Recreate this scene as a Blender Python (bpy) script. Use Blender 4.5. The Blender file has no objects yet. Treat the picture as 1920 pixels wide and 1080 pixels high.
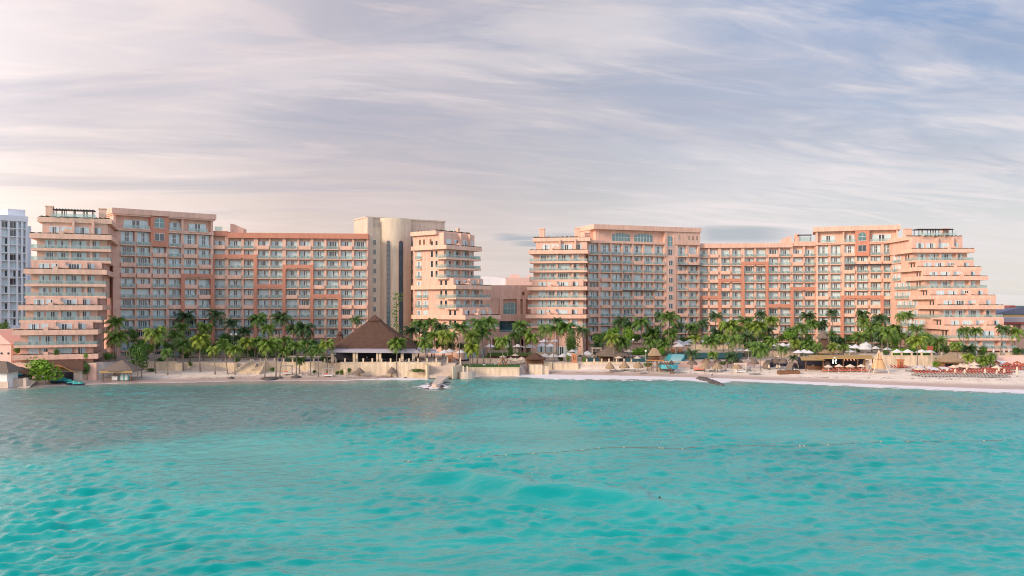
import bpy, bmesh, math, random
import numpy as np
from mathutils import Vector, Matrix

# ------------------------------------------------------------------ camera, sky, sun
F = 1600.0; CX = 960.0; HY = 571.0; H = 22.0
scene = bpy.context.scene
C = scene.collection
cam_d = bpy.data.cameras.new('camera'); cam_d.lens = 30.0; cam_d.sensor_width = 36.0
cam_d.shift_y = (HY - 540.0) / 1920.0
cam_d.clip_start = 0.5; cam_d.clip_end = 30000
cam = bpy.data.objects.new('camera', cam_d); C.objects.link(cam)
cam.location = (0, 0, H); cam.rotation_euler = (math.radians(90), 0, 0)
scene.camera = cam
scene.cycles.filter_width = 1.05
scene.view_settings.view_transform = 'Standard'; scene.view_settings.look = 'None'
scene.view_settings.exposure = 0.0; scene.view_settings.gamma = 1.0
scene.view_settings.use_curve_mapping = False

SUN_EL = math.radians(20); SUN_AZ = math.atan2(-0.80, -0.60)     # azimuth measured from +Y towards +X
world = bpy.data.worlds.new("World"); scene.world = world; world.use_nodes = True

def nd(nt, typ, **kw):
    n = nt.nodes.new(typ)
    for k, v in kw.items():
        if hasattr(n, k): setattr(n, k, v)
    return n
def inp(n, **kw):
    for k, v in kw.items():
        n.inputs[k.replace('_', ' ')].default_value = v
def lk(nt, a, b): nt.links.new(a, b)
def math_n(nt, op, a, b=None, c=None, clamp=False):
    n = nt.nodes.new('ShaderNodeMath'); n.operation = op; n.use_clamp = clamp
    for i, v in enumerate((a, b, c)):
        if v is None: continue
        if isinstance(v, (int, float)): n.inputs[i].default_value = v
        else: nt.links.new(v, n.inputs[i])
    return n.outputs[0]
def mixc(nt, fac, a, b, blend='MIX'):
    n = nt.nodes.new('ShaderNodeMix'); n.data_type = 'RGBA'; n.blend_type = blend
    if isinstance(fac, (int, float)): n.inputs[0].default_value = fac
    else: nt.links.new(fac, n.inputs[0])
    for i, v in ((6, a), (7, b)):
        if isinstance(v, tuple): n.inputs[i].default_value = (v[0], v[1], v[2], 1)
        else: nt.links.new(v, n.inputs[i])
    return n.outputs[2]
def ramp(nt, fac, stops):
    n = nt.nodes.new('ShaderNodeValToRGB')
    el = n.color_ramp.elements
    while len(el) < len(stops): el.new(0.5)
    for e, (p, c) in zip(el, stops):
        e.position = p; e.color = (c, c, c, 1) if isinstance(c, (int, float)) else (c[0], c[1], c[2], 1)
    nt.links.new(fac, n.inputs[0])
    return n.outputs[0]
def smooth(nt, v, a, b):
    n = nt.nodes.new('ShaderNodeMapRange'); n.interpolation_type = 'SMOOTHSTEP'
    nt.links.new(v, n.inputs[0]); n.inputs[1].default_value = a; n.inputs[2].default_value = b
    return n.outputs[0]

def build_world():
    nt = world.node_tree; nt.nodes.clear()
    tc = nd(nt, 'ShaderNodeTexCoord')
    sep = nd(nt, 'ShaderNodeSeparateXYZ'); lk(nt, tc.outputs['Generated'], sep.inputs[0])
    X, Y, Z = sep.outputs
    sky = nd(nt, 'ShaderNodeTexSky'); sky.sky_type = 'NISHITA'; sky.sun_disc = False
    sky.sun_elevation = SUN_EL; sky.sun_rotation = SUN_AZ
    sky.air_density = 1.2; sky.dust_density = 1.5; sky.ozone_density = 1.5
    bg1 = nd(nt, 'ShaderNodeBackground'); lk(nt, sky.outputs[0], bg1.inputs[0]); bg1.inputs[1].default_value = 0.12
    zc = math_n(nt, 'MAXIMUM', Z, 0.0)
    # colour of the cloud veil: peach on the sun side, grey and blue away from it
    side = smooth(nt, X, -0.55, 0.40)
    up = smooth(nt, zc, 0.0, 0.31)
    low = ramp(nt, side, [(0, (1.15, .93, .80)), (.25, (.92, .72, .64)), (.5, (.84, .68, .62)), (.75, (.80, .71, .66)), (1, (.85, .80, .76))])
    high = ramp(nt, side, [(0, (.92, .84, .87)), (.3, (.44, .45, .56)), (.55, (.32, .37, .52)), (.75, (.27, .35, .52)), (1, (.26, .38, .62))])
    veil = mixc(nt, up, low, high)
    # streaky cirrus on a flat ceiling far above
    den = math_n(nt, 'ADD', zc, 0.10)
    px = math_n(nt, 'DIVIDE', X, den); py = math_n(nt, 'DIVIDE', math_n(nt, 'ABSOLUTE', Y), den)
    comb = nd(nt, 'ShaderNodeCombineXYZ'); lk(nt, px, comb.inputs[0]); lk(nt, py, comb.inputs[1])
    def layer(rot, sx, sy, sc, det, off, dist=0.6):
        mp = nd(nt, 'ShaderNodeMapping'); mp.inputs['Rotation'].default_value = (0, 0, rot)
        mp.inputs['Location'].default_value = off
        lk(nt, comb.outputs[0], mp.inputs[0])
        mp2 = nd(nt, 'ShaderNodeMapping'); mp2.inputs['Scale'].default_value = (sx, sy, 1)
        lk(nt, mp.outputs[0], mp2.inputs[0])
        n = nd(nt, 'ShaderNodeTexNoise'); lk(nt, mp2.outputs[0], n.inputs['Vector'])
        inp(n, Scale=sc, Detail=det, Roughness=0.58, Distortion=dist)
        return n.outputs[0]
    n1 = layer(math.radians(-12), 0.50, 1.15, 1.25, 9, (5.3, 2.2, 0), 1.6)
    n2 = layer(math.radians(-22), 0.55, 1.9, 2.4, 9, (7.7, 4.2, 0), 1.4)
    n3 = layer(math.radians(-10), 0.35, 0.7, 0.55, 6, (1.3, 9.9, 0), 1.0)
    c1 = smooth(nt, n1, 0.42, 0.64); c2 = smooth(nt, n2, 0.47, 0.66); c3 = smooth(nt, n3, 0.42, 0.62)
    cl = math_n(nt, 'ADD', math_n(nt, 'MULTIPLY', c1, 0.42), math_n(nt, 'MULTIPLY', c2, 0.24), clamp=True)
    cl = math_n(nt, 'ADD', cl, math_n(nt, 'MULTIPLY', c3, 0.34), clamp=True)
    ccol = ramp(nt, side, [(0, (1.08, .90, .85)), (.4, (.82, .69, .67)), (.7, (.76, .69, .69)), (1, (.86, .80, .82))])
    full = mixc(nt, math_n(nt, 'MULTIPLY', cl, 0.92), veil, ccol)
    # thicker grey-lavender veil patches
    n4 = layer(math.radians(-8), 0.30, 1.0, 0.9, 7, (12.3, 5.1, 0), 1.2)
    gm = math_n(nt, 'MULTIPLY', smooth(nt, n4, .47, .66), smooth(nt, zc, .06, .16))
    full = mixc(nt, math_n(nt, 'MULTIPLY', gm, .55), full, (.44, .46, .57))
    # a bank of brighter cirrus rising to the right, and two low ones
    yy_ = math_n(nt, 'MAXIMUM', Y, .05); T = math_n(nt, 'DIVIDE', X, yy_); E = math_n(nt, 'DIVIDE', zc, yy_)
    wv = math_n(nt, 'MULTIPLY', math_n(nt, 'SUBTRACT', n2, .5), .16)
    def bank(e0, k, w, t0, t1, t2, t3, nz):
        d = math_n(nt, 'SUBTRACT', math_n(nt, 'ADD', E, wv), math_n(nt, 'ADD', math_n(nt, 'MULTIPLY', T, k), e0))
        g = math_n(nt, 'SUBTRACT', 1.0, smooth(nt, math_n(nt, 'ABSOLUTE', d), w*.2, w*1.6))
        g = math_n(nt, 'MULTIPLY', g, smooth(nt, T, t0, t1)); g = math_n(nt, 'MULTIPLY', g, math_n(nt, 'SUBTRACT', 1.0, smooth(nt, T, t2, t3)))
        return math_n(nt, 'MULTIPLY', g, smooth(nt, nz, .30, .62))
    bk = math_n(nt, 'ADD', bank(.115, .22, .042, .10, .42, 2.0, 3.0, n1), math_n(nt, 'MULTIPLY', bank(.075, .15, .030, -.05, .25, 2, 3, n2), .7), clamp=True)
    bk = math_n(nt, 'ADD', bk, math_n(nt, 'MULTIPLY', bank(.30, .10, .035, -.5, -.2, .1, .3, n1), .45), clamp=True)
    full = mixc(nt, math_n(nt, 'MULTIPLY', bk, .75), full, (.90, .82, .82))
    # darker cloud bars low over the land
    bars = layer(0.0, 0.05, 0.9, 1.1, 6, (40.2, 2.4, 0), 0.3)
    barm = math_n(nt, 'MULTIPLY', smooth(nt, bars, 0.53, 0.66), math_n(nt, 'SUBTRACT', 1.0, smooth(nt, zc, 0.05, 0.11)))
    barm = math_n(nt, 'MULTIPLY', barm, smooth(nt, X, -0.15, 0.05))
    wv2 = math_n(nt, 'MULTIPLY', math_n(nt, 'SUBTRACT', n1, .5), .02)
    def bar(e0, w, t0, t1, t2, t3):
        d = math_n(nt, 'SUBTRACT', math_n(nt, 'ADD', E, wv2), e0)
        g = math_n(nt, 'SUBTRACT', 1.0, smooth(nt, math_n(nt, 'ABSOLUTE', d), w*.3, w*1.3))
        g = math_n(nt, 'MULTIPLY', g, smooth(nt, T, t0, t1)); return math_n(nt, 'MULTIPLY', g, math_n(nt, 'SUBTRACT', 1.0, smooth(nt, T, t2, t3)))
    barm = math_n(nt, 'MAXIMUM', math_n(nt, 'MULTIPLY', barm, .3), math_n(nt, 'MAXIMUM', bar(.083, .010, .20, .24, .28, .36), math_n(nt, 'MAXIMUM', bar(.080, .005, -.03, .0, .05, .09), bar(.070, .004, -.01, .02, .05, .08))))
    full = mixc(nt, math_n(nt, 'MULTIPLY', barm, 0.75), full, (.40, .45, .52))
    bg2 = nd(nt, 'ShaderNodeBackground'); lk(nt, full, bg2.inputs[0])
    # sky over the sea behind the camera, boosted as added fill for shaded facades
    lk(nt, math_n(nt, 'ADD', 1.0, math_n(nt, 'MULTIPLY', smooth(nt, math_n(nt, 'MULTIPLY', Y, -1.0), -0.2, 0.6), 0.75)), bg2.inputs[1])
    side_boost = math_n(nt, 'ADD', math_n(nt, 'MULTIPLY', smooth(nt, math_n(nt, 'MULTIPLY', X, -1.0), .40, .85), .9), math_n(nt, 'MULTIPLY', smooth(nt, X, .5, .85), .45))  # sky left and right of the view brightened to add glare on the water
    lk(nt, math_n(nt, 'ADD', bg2.inputs[1].links[0].from_socket, side_boost), bg2.inputs[1])
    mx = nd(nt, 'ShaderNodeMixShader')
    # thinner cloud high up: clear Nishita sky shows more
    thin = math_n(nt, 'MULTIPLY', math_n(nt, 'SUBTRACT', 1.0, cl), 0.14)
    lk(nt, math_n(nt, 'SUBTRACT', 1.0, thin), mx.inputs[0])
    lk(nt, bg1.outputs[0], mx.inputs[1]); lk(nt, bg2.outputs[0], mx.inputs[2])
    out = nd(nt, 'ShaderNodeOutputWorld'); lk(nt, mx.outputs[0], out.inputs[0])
build_world()

sun_d = bpy.data.lights.new('sun', 'SUN'); sun_d.energy = 2.8; sun_d.angle = math.radians(13); sun_d.color = (1.0, 0.78, 0.58)
sun = bpy.data.objects.new('sun', sun_d); C.objects.link(sun)
sv = Vector((math.sin(SUN_AZ) * math.cos(SUN_EL), math.cos(SUN_AZ) * math.cos(SUN_EL), math.sin(SUN_EL)))
sun.rotation_euler = sv.to_track_quat('Z', 'Y').to_euler(); sun.location = (-60, -40, 120)

# ------------------------------------------------------------------ helpers
R = random.Random(7)
ORD = ['first', 'second', 'third', 'fourth', 'fifth', 'sixth', 'seventh', 'eighth', 'ninth', 'tenth', 'eleventh', 'twelfth',
       'thirteenth', 'fourteenth', 'fifteenth', 'sixteenth', 'seventeenth', 'eighteenth', 'nineteenth', 'twentieth',
       'twenty-first', 'twenty-second', 'twenty-third', 'twenty-fourth', 'twenty-fifth', 'twenty-sixth', 'twenty-seventh', 'twenty-eighth',
       'twenty-ninth', 'thirtieth', 'thirty-first', 'thirty-second', 'thirty-third', 'thirty-fourth', 'thirty-fifth', 'thirty-sixth']
def tag(o, label=None, cat=None, group=None, kind=None):
    if label: o['label'] = label
    if cat: o['category'] = cat
    if group: o['group'] = group
    if kind: o['kind'] = kind
    return o
def empty(name, loc, rz=0.0, label=None, cat=None, group=None):
    o = bpy.data.objects.new(name, None); C.objects.link(o); o.empty_display_size = 0.5
    o.location = loc; o.rotation_euler = (0, 0, rz)
    return tag(o, label, cat, group)
KIDS = {}
def par(o, p):
    o.parent = p; KIDS.setdefault(p.name, []).append(o)
def copy_tree(o, parent=None):
    c = o.copy(); C.objects.link(c); c.parent = None
    if parent is not None: par(c, parent)
    for ch in list(KIDS.get(o.name, [])): copy_tree(ch, c)
    return c

class MB:
    def __init__(s): s.v = []; s.f = []; s.m = []
    def quad(s, a, b, c, d, m=0):
        n = len(s.v); s.v += [a, b, c, d]; s.f.append((n, n+1, n+2, n+3)); s.m.append(m)
    def tri(s, a, b, c, m=0):
        n = len(s.v); s.v += [a, b, c]; s.f.append((n, n+1, n+2)); s.m.append(m)
    def box(s, x0, x1, y0, y1, z0, z1, m=0):
        if x1 < x0: x0, x1 = x1, x0
        if y1 < y0: y0, y1 = y1, y0
        if z1 < z0: z0, z1 = z1, z0
        n = len(s.v)
        s.v += [(x0,y0,z0),(x1,y0,z0),(x1,y1,z0),(x0,y1,z0),(x0,y0,z1),(x1,y0,z1),(x1,y1,z1),(x0,y1,z1)]
        for q in ((0,3,2,1),(4,5,6,7),(0,1,5,4),(1,2,6,5),(2,3,7,6),(3,0,4,7)):
            s.f.append(tuple(n+i for i in q)); s.m.append(m)
    def prism(s, poly, z0, z1, m=0, mt=None):          # poly: ccw list of (x, y)
        n = len(s.v); k = len(poly)
        z0f = z0 if callable(z0) else (lambda x, y: z0)
        s.v += [(x, y, z0f(x, y)) for x, y in poly] + [(x, y, z1) for x, y in poly]
        s.f.append(tuple(n + k - 1 - i for i in range(k))); s.m.append(m)
        s.f.append(tuple(n + k + i for i in range(k))); s.m.append(m if mt is None else mt)
        for i in range(k):
            j = (i + 1) % k; s.f.append((n+i, n+j, n+k+j, n+k+i)); s.m.append(m)
    def vprism(s, poly, y0, y1, m=0):                   # poly in (x, z), ccw seen from -y, extruded along y
        n = len(s.v); k = len(poly)
        s.v += [(x, y0, z) for x, z in poly] + [(x, y1, z) for x, z in poly]
        s.f.append(tuple(n + i for i in range(k))); s.m.append(m)
        s.f.append(tuple(n + k + k - 1 - i for i in range(k))); s.m.append(m)
        for i in range(k):
            j = (i + 1) % k; s.f.append((n+j, n+i, n+k+i, n+k+j)); s.m.append(m)
    def rings(s, rings, m=0, cap0=True, cap1=True):
        n = len(s.v); k = len(rings[0])
        for r in rings: s.v += list(r)
        for i in range(len(rings)-1):
            for j in range(k):
                a = n+i*k+j; b = n+i*k+(j+1) % k
                s.f.append((a, b, b+k, a+k)); s.m.append(m)
        if cap0: s.f.append(tuple(n+k-1-j for j in range(k))); s.m.append(m)
        if cap1: s.f.append(tuple(n+(len(rings)-1)*k+j for j in range(k))); s.m.append(m)
    def tube(s, pts, rad, k=6, m=0):
        pts = [Vector(p) for p in pts]
        if isinstance(rad, (int, float)): rad = [rad]*len(pts)
        rs = []
        for i, p in enumerate(pts):
            t = (pts[min(i+1, len(pts)-1)] - pts[max(i-1, 0)]).normalized()
            a = Vector((0, 0, 1)) if abs(t.z) < 0.9 else Vector((1, 0, 0))
            u = t.cross(a).normalized(); w = t.cross(u).normalized()
            rs.append([tuple(p + (u*math.cos(2*math.pi*j/k) - w*math.sin(2*math.pi*j/k))*rad[i]) for j in range(k)])
        s.rings(rs, m)
    def lathe(s, prof, k=12, c=(0, 0), m=0, cap0=True, cap1=True, ph=0.0, jit=0.0):  # prof: (r, z) list bottom->top
        rs = []
        for r, z in prof:
            rs.append([(c[0] + r*(1+R.uniform(-jit, jit))*math.cos(2*math.pi*j/k+ph), c[1] + r*(1+R.uniform(-jit, jit))*math.sin(2*math.pi*j/k+ph), z + (R.uniform(-jit, jit)*r*.4 if jit else 0)) for j in range(k)])
        s.rings(rs, m, cap0, cap1)
    def mesh(s, name, mats, off=(0, 0, 0), smooth_=False):
        me = bpy.data.meshes.new(name)
        ox, oy, oz = off
        me.from_pydata([(x-ox, y-oy, z-oz) for x, y, z in s.v], [], s.f)
        for m in mats: me.materials.append(m)
        if len(mats) > 1: me.polygons.foreach_set('material_index', s.m)
        if smooth_: me.polygons.foreach_set('use_smooth', [True]*len(s.f))
        me.update()
        return me
    def build(s, name, mats, parent=None, off=(0, 0, 0), loc=None, smooth_=False):
        if not isinstance(mats, (list, tuple)): mats = [mats]
        o = bpy.data.objects.new(name, s.mesh(name, mats, off, smooth_)); C.objects.link(o)
        if parent is not None: par(o, parent)
        if loc is not None: o.location = loc
        return o
def inst(name, me, parent, loc, sc=(1, 1, 1), rz=0.0):
    o = bpy.data.objects.new(name, me); C.objects.link(o)
    o.location = loc; o.scale = sc; o.rotation_euler = (0, 0, rz)
    if parent is not None: par(o, parent)
    return o
def merged(name, items, parent=None):                # items: (mesh, Matrix) -> one object
    mats = []; V = []; Fc = []; M = []
    for me, mx in items:
        n = len(V); mp = []
        for mt in me.materials:
            if mt not in mats: mats.append(mt)
            mp.append(mats.index(mt))
        for v in me.vertices: V.append(tuple(mx @ v.co))
        for p in me.polygons:
            Fc.append(tuple(n+i for i in p.vertices)); M.append(mp[p.material_index] if mp else 0)
    me = bpy.data.meshes.new(name); me.from_pydata(V, [], Fc)
    for mt in mats: me.materials.append(mt)
    me.polygons.foreach_set('material_index', M); me.update()
    o = bpy.data.objects.new(name, me); C.objects.link(o)
    if parent is not None: par(o, parent)
    return o
def wx(px, D): return (px - CX) / F * D
def wz(py, D): return H - (py - HY) / F * D

# ------------------------------------------------------------------ materials
def mat(name, col, rough=0.8, var=0.0, vscale=1.0, bump=0.0, bscale=8.0, spec=0.3, metal=0.0, stretch=None, grime=0.0, rnd=0.0, coat=0.0):
    m = bpy.data.materials.new(name); m.use_nodes = True; nt = m.node_tree
    b = nt.nodes['Principled BSDF']
    b.inputs['Base Color'].default_value = (col[0], col[1], col[2], 1)
    b.inputs['Roughness'].default_value = rough; b.inputs['Metallic'].default_value = metal
    b.inputs['Specular IOR Level'].default_value = spec
    b.inputs['Coat Weight'].default_value = coat; b.inputs['Coat Roughness'].default_value = 0.04
    geo = nd(nt, 'ShaderNodeNewGeometry')
    src = geo.outputs['Position']
    if stretch:
        mp = nd(nt, 'ShaderNodeMapping'); mp.inputs['Scale'].default_value = stretch
        lk(nt, src, mp.inputs[0]); src = mp.outputs[0]
    c = None
    if var:
        n = nd(nt, 'ShaderNodeTexNoise'); lk(nt, src, n.inputs['Vector']); inp(n, Scale=vscale, Detail=6.0, Roughness=0.65)
        f = ramp(nt, n.outputs[0], [(0.3, 1.0-var), (0.7, 1.0+var)])
        c = mixc(nt, 1.0, (col[0], col[1], col[2]), f, 'MULTIPLY')
    if grime:
        mp = nd(nt, 'ShaderNodeMapping'); mp.inputs['Scale'].default_value = (1.3, 1.3, 0.12)
        lk(nt, geo.outputs['Position'], mp.inputs[0])
        n = nd(nt, 'ShaderNodeTexNoise'); lk(nt, mp.outputs[0], n.inputs['Vector']); inp(n, Scale=0.9, Detail=7.0, Roughness=0.7)
        f = ramp(nt, n.outputs[0], [(0.40, 1.0-grime), (0.60, 1.0)])
        c = mixc(nt, 1.0, c if c is not None else (col[0], col[1], col[2]), f, 'MULTIPLY')
    if rnd:
        oi = nd(nt, 'ShaderNodeObjectInfo')
        f = ramp(nt, oi.outputs['Random'], [(0.0, (1-rnd, 1-rnd*0.6, 1-rnd)), (0.5, (1.05, 1.05, 1.0)), (1.0, (1+rnd*1.9, 1+rnd*1.1, 1-rnd*.2))])
        c = mixc(nt, 1.0, c if c is not None else (col[0], col[1], col[2]), f, 'MULTIPLY')
    if c is not None: lk(nt, c, b.inputs['Base Color'])
    if bump:
        n = nd(nt, 'ShaderNodeTexNoise'); lk(nt, src, n.inputs['Vector']); inp(n, Scale=bscale, Detail=4.0)
        bp = nd(nt, 'ShaderNodeBump'); inp(bp, Strength=bump, Distance=0.1); lk(nt, n.outputs[0], bp.inputs['Height'])
        lk(nt, bp.outputs[0], b.inputs['Normal'])
    return m
M = {}
M['salmon']  = mat('salmon stucco', (.79, .505, .395), .9, .07, .35, .15, 3, grime=.17)
M['band']    = mat('light salmon stucco', (.86, .545, .415), .9, .06, .4, grime=.19)
M['frame']   = mat('terracotta stucco', (.60, .265, .18), .9, .06, .4, grime=.10)
M['cream']   = mat('cream stucco', (.74, .61, .47), .9, .06, .3, grime=.12)
M['wallc']   = mat('cream beach wall', (.74, .60, .43), .9, .10, .5, grime=.28)
M['grey']    = mat('weathered grey stucco', (.66, .54, .44), .9, .08, .5, grime=.16)
M['white']   = mat('white paint', (.80, .80, .78), .6, .03, .5)
M['hwhite']  = mat('white hotel render', (.76, .79, .84), .8, .04, .3, grime=.08)
M['curtain'] = mat('pale curtain behind glass', (.54, .69, .72), .35, .10, 1.2, spec=.5, stretch=(3, 3, .2), coat=.6)
M['dark']    = mat('dark glass', (.025, .05, .065), .12, spec=.6, coat=.5)
M['blueglass'] = mat('blue tinted glass', (.03, .085, .12), .10, .3, .4, spec=.7, coat=.5)
M['tealglass'] = mat('teal glass', (.06, .18, .19), .10, .3, .5, spec=.7, coat=.5)
M['rail']    = mat('rail metal', (.42, .45, .45), .4, metal=.3)
M['darkmetal'] = mat('dark metal', (.03, .03, .045), .5)
M['plant']   = mat('planter greenery', (.055, .055, .035), .9, .4, 2.0, .5, 6)
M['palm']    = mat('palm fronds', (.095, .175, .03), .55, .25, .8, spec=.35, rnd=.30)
M['palmy']   = mat('yellow-green young palm fronds', (.145, .22, .03), .55, .25, .8, spec=.35, rnd=.22)  # yellower green is the fronds' own colour
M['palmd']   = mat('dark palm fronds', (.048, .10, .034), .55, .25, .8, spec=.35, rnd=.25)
M['dry']     = mat('dry fronds', (.26, .19, .07), .8, .3, 1.0)
M['trunk']   = mat('palm trunk', (.23, .19, .155), .9, .2, 3.0, .4, 12)
M['leaf']    = mat('dense leaves', (.06, .135, .024), .6, .3, .8, spec=.3, rnd=.25)
M['leafb']   = mat('bright leaves', (.12, .25, .02), .6, .3, .8, spec=.3, rnd=.15)
M['thatch']  = mat('brown thatch', (.11, .06, .042), .95, .30, 1.2, .8, 9, stretch=(1, 1, 4))
M['thatchl'] = mat('straw thatch', (.34, .24, .15), .95, .25, 1.5, .8, 9, stretch=(2, 2, .6))
M['thatchg'] = mat('weathered grey thatch', (.20, .155, .125), .95, .25, 1.5, .8, 9, stretch=(2, 2, .6))
M['wood']    = mat('brown wood', (.19, .095, .05), .8, .2, 2.0)
M['woodo']   = mat('orange stained wood', (.48, .22, .07), .7, .15, 2.0)
M['bamboo']  = mat('bamboo awning', (.42, .27, .11), .8, .2, 2.5, stretch=(6, 1, 1))
M['canvas']  = mat('white canvas', (.66, .65, .66), .8, .03, .6)
M['canvasc'] = mat('cream canvas', (.68, .54, .42), .8, .05, .6)
M['canvasr'] = mat('rust canvas', (.36, .10, .06), .8, .08, .6)
M['red']     = mat('red cushion', (.42, .075, .05), .75, .15, 1.5)
M['coral']   = mat('coral cushion', (.68, .22, .15), .75, .12, 1.5)
M['greyc']   = mat('grey mesh fabric', (.36, .34, .32), .8, .2, 1.5)
M['greyd']   = mat('dark grey fabric', (.07, .07, .07), .8)
M['chair']   = mat('patio chair wicker', (.10, .13, .13), .7)
M['stone']   = mat('pale stone paving', (.56, .46, .38), .9, .10, .8, .1, 6)
M['rock']    = mat('wet dark rock', (.10, .085, .08), .6, .3, 1.5, .8, 4)
M['tealtile'] = mat('teal pool tiles', (.025, .085, .10), .25, .15, 1.5, spec=.5)
M['pool']    = mat('pool water', (.02, .11, .15), .05, .1, .5, .25, 3, spec=.5)
M['turq']    = mat('turquoise paint', (.07, .36, .42), .5, .10, 1.0)
M['orange']  = mat('orange render', (.52, .22, .11), .8, .12, 1.2)
M['skin']    = mat('skin', (.46, .26, .18), .6)
M['hair']    = mat('dark hair', (.02, .015, .012), .6)
M['shirt']   = mat('white shirt', (.75, .75, .74), .8)
M['navy']    = mat('navy cloth', (.02, .03, .07), .8)
M['tealp']   = mat('teal plastic', (.01, .28, .26), .3, spec=.5)
M['yellow']  = mat('yellow render', (.70, .48, .24), .9, .06, .4)
M['redroof'] = mat('red roof tiles', (.33, .09, .07), .8, .2, 1.0)
M['blueroof'] = mat('slate blue roof', (.15, .17, .25), .7, .15, 1.0)
M['lavroof'] = mat('pale standing seam roof', (.40, .37, .42), .6, .08, 1.0, stretch=(6, 6, 1))
M['pinkr']   = mat('pale pink render', (.74, .52, .46), .9, .05, .4)
M['grass']   = mat('lawn', (.07, .16, .025), .9, .25, 1.0, .3, 20)
M['purple']  = mat('reddish ground cover', (.16, .05, .05), .9, .3, 1.0, .5, 9)
def emit(name, col, s):
    m = bpy.data.materials.new(name); m.use_nodes = True; b = m.node_tree.nodes['Principled BSDF']
    b.inputs['Base Color'].default_value = (*col, 1); b.inputs['Emission Color'].default_value = (*col, 1); b.inputs['Emission Strength'].default_value = s
    return m
M['lampw'] = emit('lit white sign', (.85, 1, .95), 1.0)
M['lampo'] = emit('warm lantern', (1, .45, .2), .8)
M['globe'] = mat('white lamp globe', (.85, .83, .80), .3)
def glass_mat():
    m = bpy.data.materials.new('balustrade glass'); m.use_nodes = True; nt = m.node_tree; nt.nodes.clear()
    tr = nd(nt, 'ShaderNodeBsdfTransparent'); tr.inputs[0].default_value = (.80, .90, .88, 1)
    gl = nd(nt, 'ShaderNodeBsdfGlossy'); gl.inputs[1].default_value = 0.05; gl.inputs[0].default_value = (.8, .8, .8, 1)
    df = nd(nt, 'ShaderNodeBsdfDiffuse'); df.inputs[0].default_value = (.60, .70, .68, 1)
    a = nd(nt, 'ShaderNodeMixShader'); a.inputs[0].default_value = .12; lk(nt, gl.outputs[0], a.inputs[2]); lk(nt, df.outputs[0], a.inputs[1])
    b = nd(nt, 'ShaderNodeMixShader'); b.inputs[0].default_value = .24; lk(nt, tr.outputs[0], b.inputs[1]); lk(nt, a.outputs[0], b.inputs[2])
    o = nd(nt, 'ShaderNodeOutputMaterial'); lk(nt, b.outputs[0], o.inputs[0])
    return m
M['glass'] = glass_mat()
# ------------------------------------------------------------------ terrain and water
def interp(tab, x):
    if x <= tab[0][0]: return tab[0][1]
    for (a, b), (c, d) in zip([t[:2] for t in tab], [t[:2] for t in tab[1:]]):
        if x <= c: return b + (d-b)*(x-a)/(c-a)
    return tab[-1][1]
SH = [(0, 727), (60, 724), (120, 722), (200, 719), (350, 716.5), (450, 714), (640, 713), (740, 708), (800, 706), (850, 704), (880, 703.5), (970, 702), (990, 701),
      (1040, 702), (1100, 703), (1180, 704.5), (1280, 707), (1400, 711), (1500, 715), (1600, 719), (1700, 723), (1800, 727), (1920, 731)]
SHW = [((px-CX)/(y-HY)*H, H*F/(y-HY)) for px, y in SH]
SHW = [(-4000, 229)] + SHW + [(4000, 215)]
def shoreY(x): return interp(SHW, x)
# x, wall line y, plateau height behind it
WT = [(-4000, 243, 2.6), (-146, 243, 2.6), (-144, 241, 5.2), (-117.5, 241, 5.2), (-115.5, 262, 4.15), (-86, 262, 4.15), (-70, 262, 4.15), (-52, 260, 4.3), (-50, 258, 4.4), (-21, 258, 4.4),
      (-19, 264.5, 2.5), (2.5, 264.5, 2.5), (5, 276, 3.2), (88, 277, 3.3), (92, 279, 3.6), (113, 279, 3.8), (117, 271, 5.6), (4000, 271, 5.6)]
def wallY(x): return interp([(a, b) for a, b, c in WT], x)
def platZ(x): return interp([(a, c) for a, b, c in WT], x)
def gz(x, y):
    d = y - shoreY(x)
    b = max(-4.0, 0.13*d) if d < 0 else 1.15*(1-math.exp(-d/9.0)) + 0.035*min(d, 60)
    if y >= wallY(x) + 0.45: b = max(b, platZ(x))
    if y > 520: b = b + (-4.0 - b)*min(1, (y-520)/30.0)
    return b
def hit(px, py, y0=222.0, y1=330.0):                 # where the line of sight through a photo point meets the ground
    D = y0
    while D < y1:
        x = wx(px, D); z = wz(py, D)
        if z <= gz(x, D): return x, D, gz(x, D)
        D += 0.1
    return wx(px, y1), y1, gz(wx(px, y1), y1)

def grid(xs, ys, zf, name, m):
    nx, ny = len(xs), len(ys)
    Xg, Yg = np.meshgrid(xs, ys); Zg = zf(Xg, Yg)
    co = np.stack([Xg, Yg, Zg], -1).reshape(-1, 3)
    i = np.arange((nx-1)*(ny-1)); r = i // (nx-1); c = i % (nx-1); a = r*nx + c
    f = np.stack([a, a+1, a+nx+1, a+nx], -1)
    me = bpy.data.meshes.new(name); me.vertices.add(len(co)); me.vertices.foreach_set('co', co.ravel().astype('f4'))
    me.loops.add(f.size); me.loops.foreach_set('vertex_index', f.ravel().astype('i4'))
    me.polygons.add(len(f)); me.polygons.foreach_set('loop_start', (np.arange(len(f))*4).astype('i4'))
    me.polygons.foreach_set('use_smooth', np.ones(len(f), dtype=bool))
    me.materials.append(m); me.update(calc_edges=True); me.validate()
    o = bpy.data.objects.new(name, me); C.objects.link(o)
    return o, Xg, Yg

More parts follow.
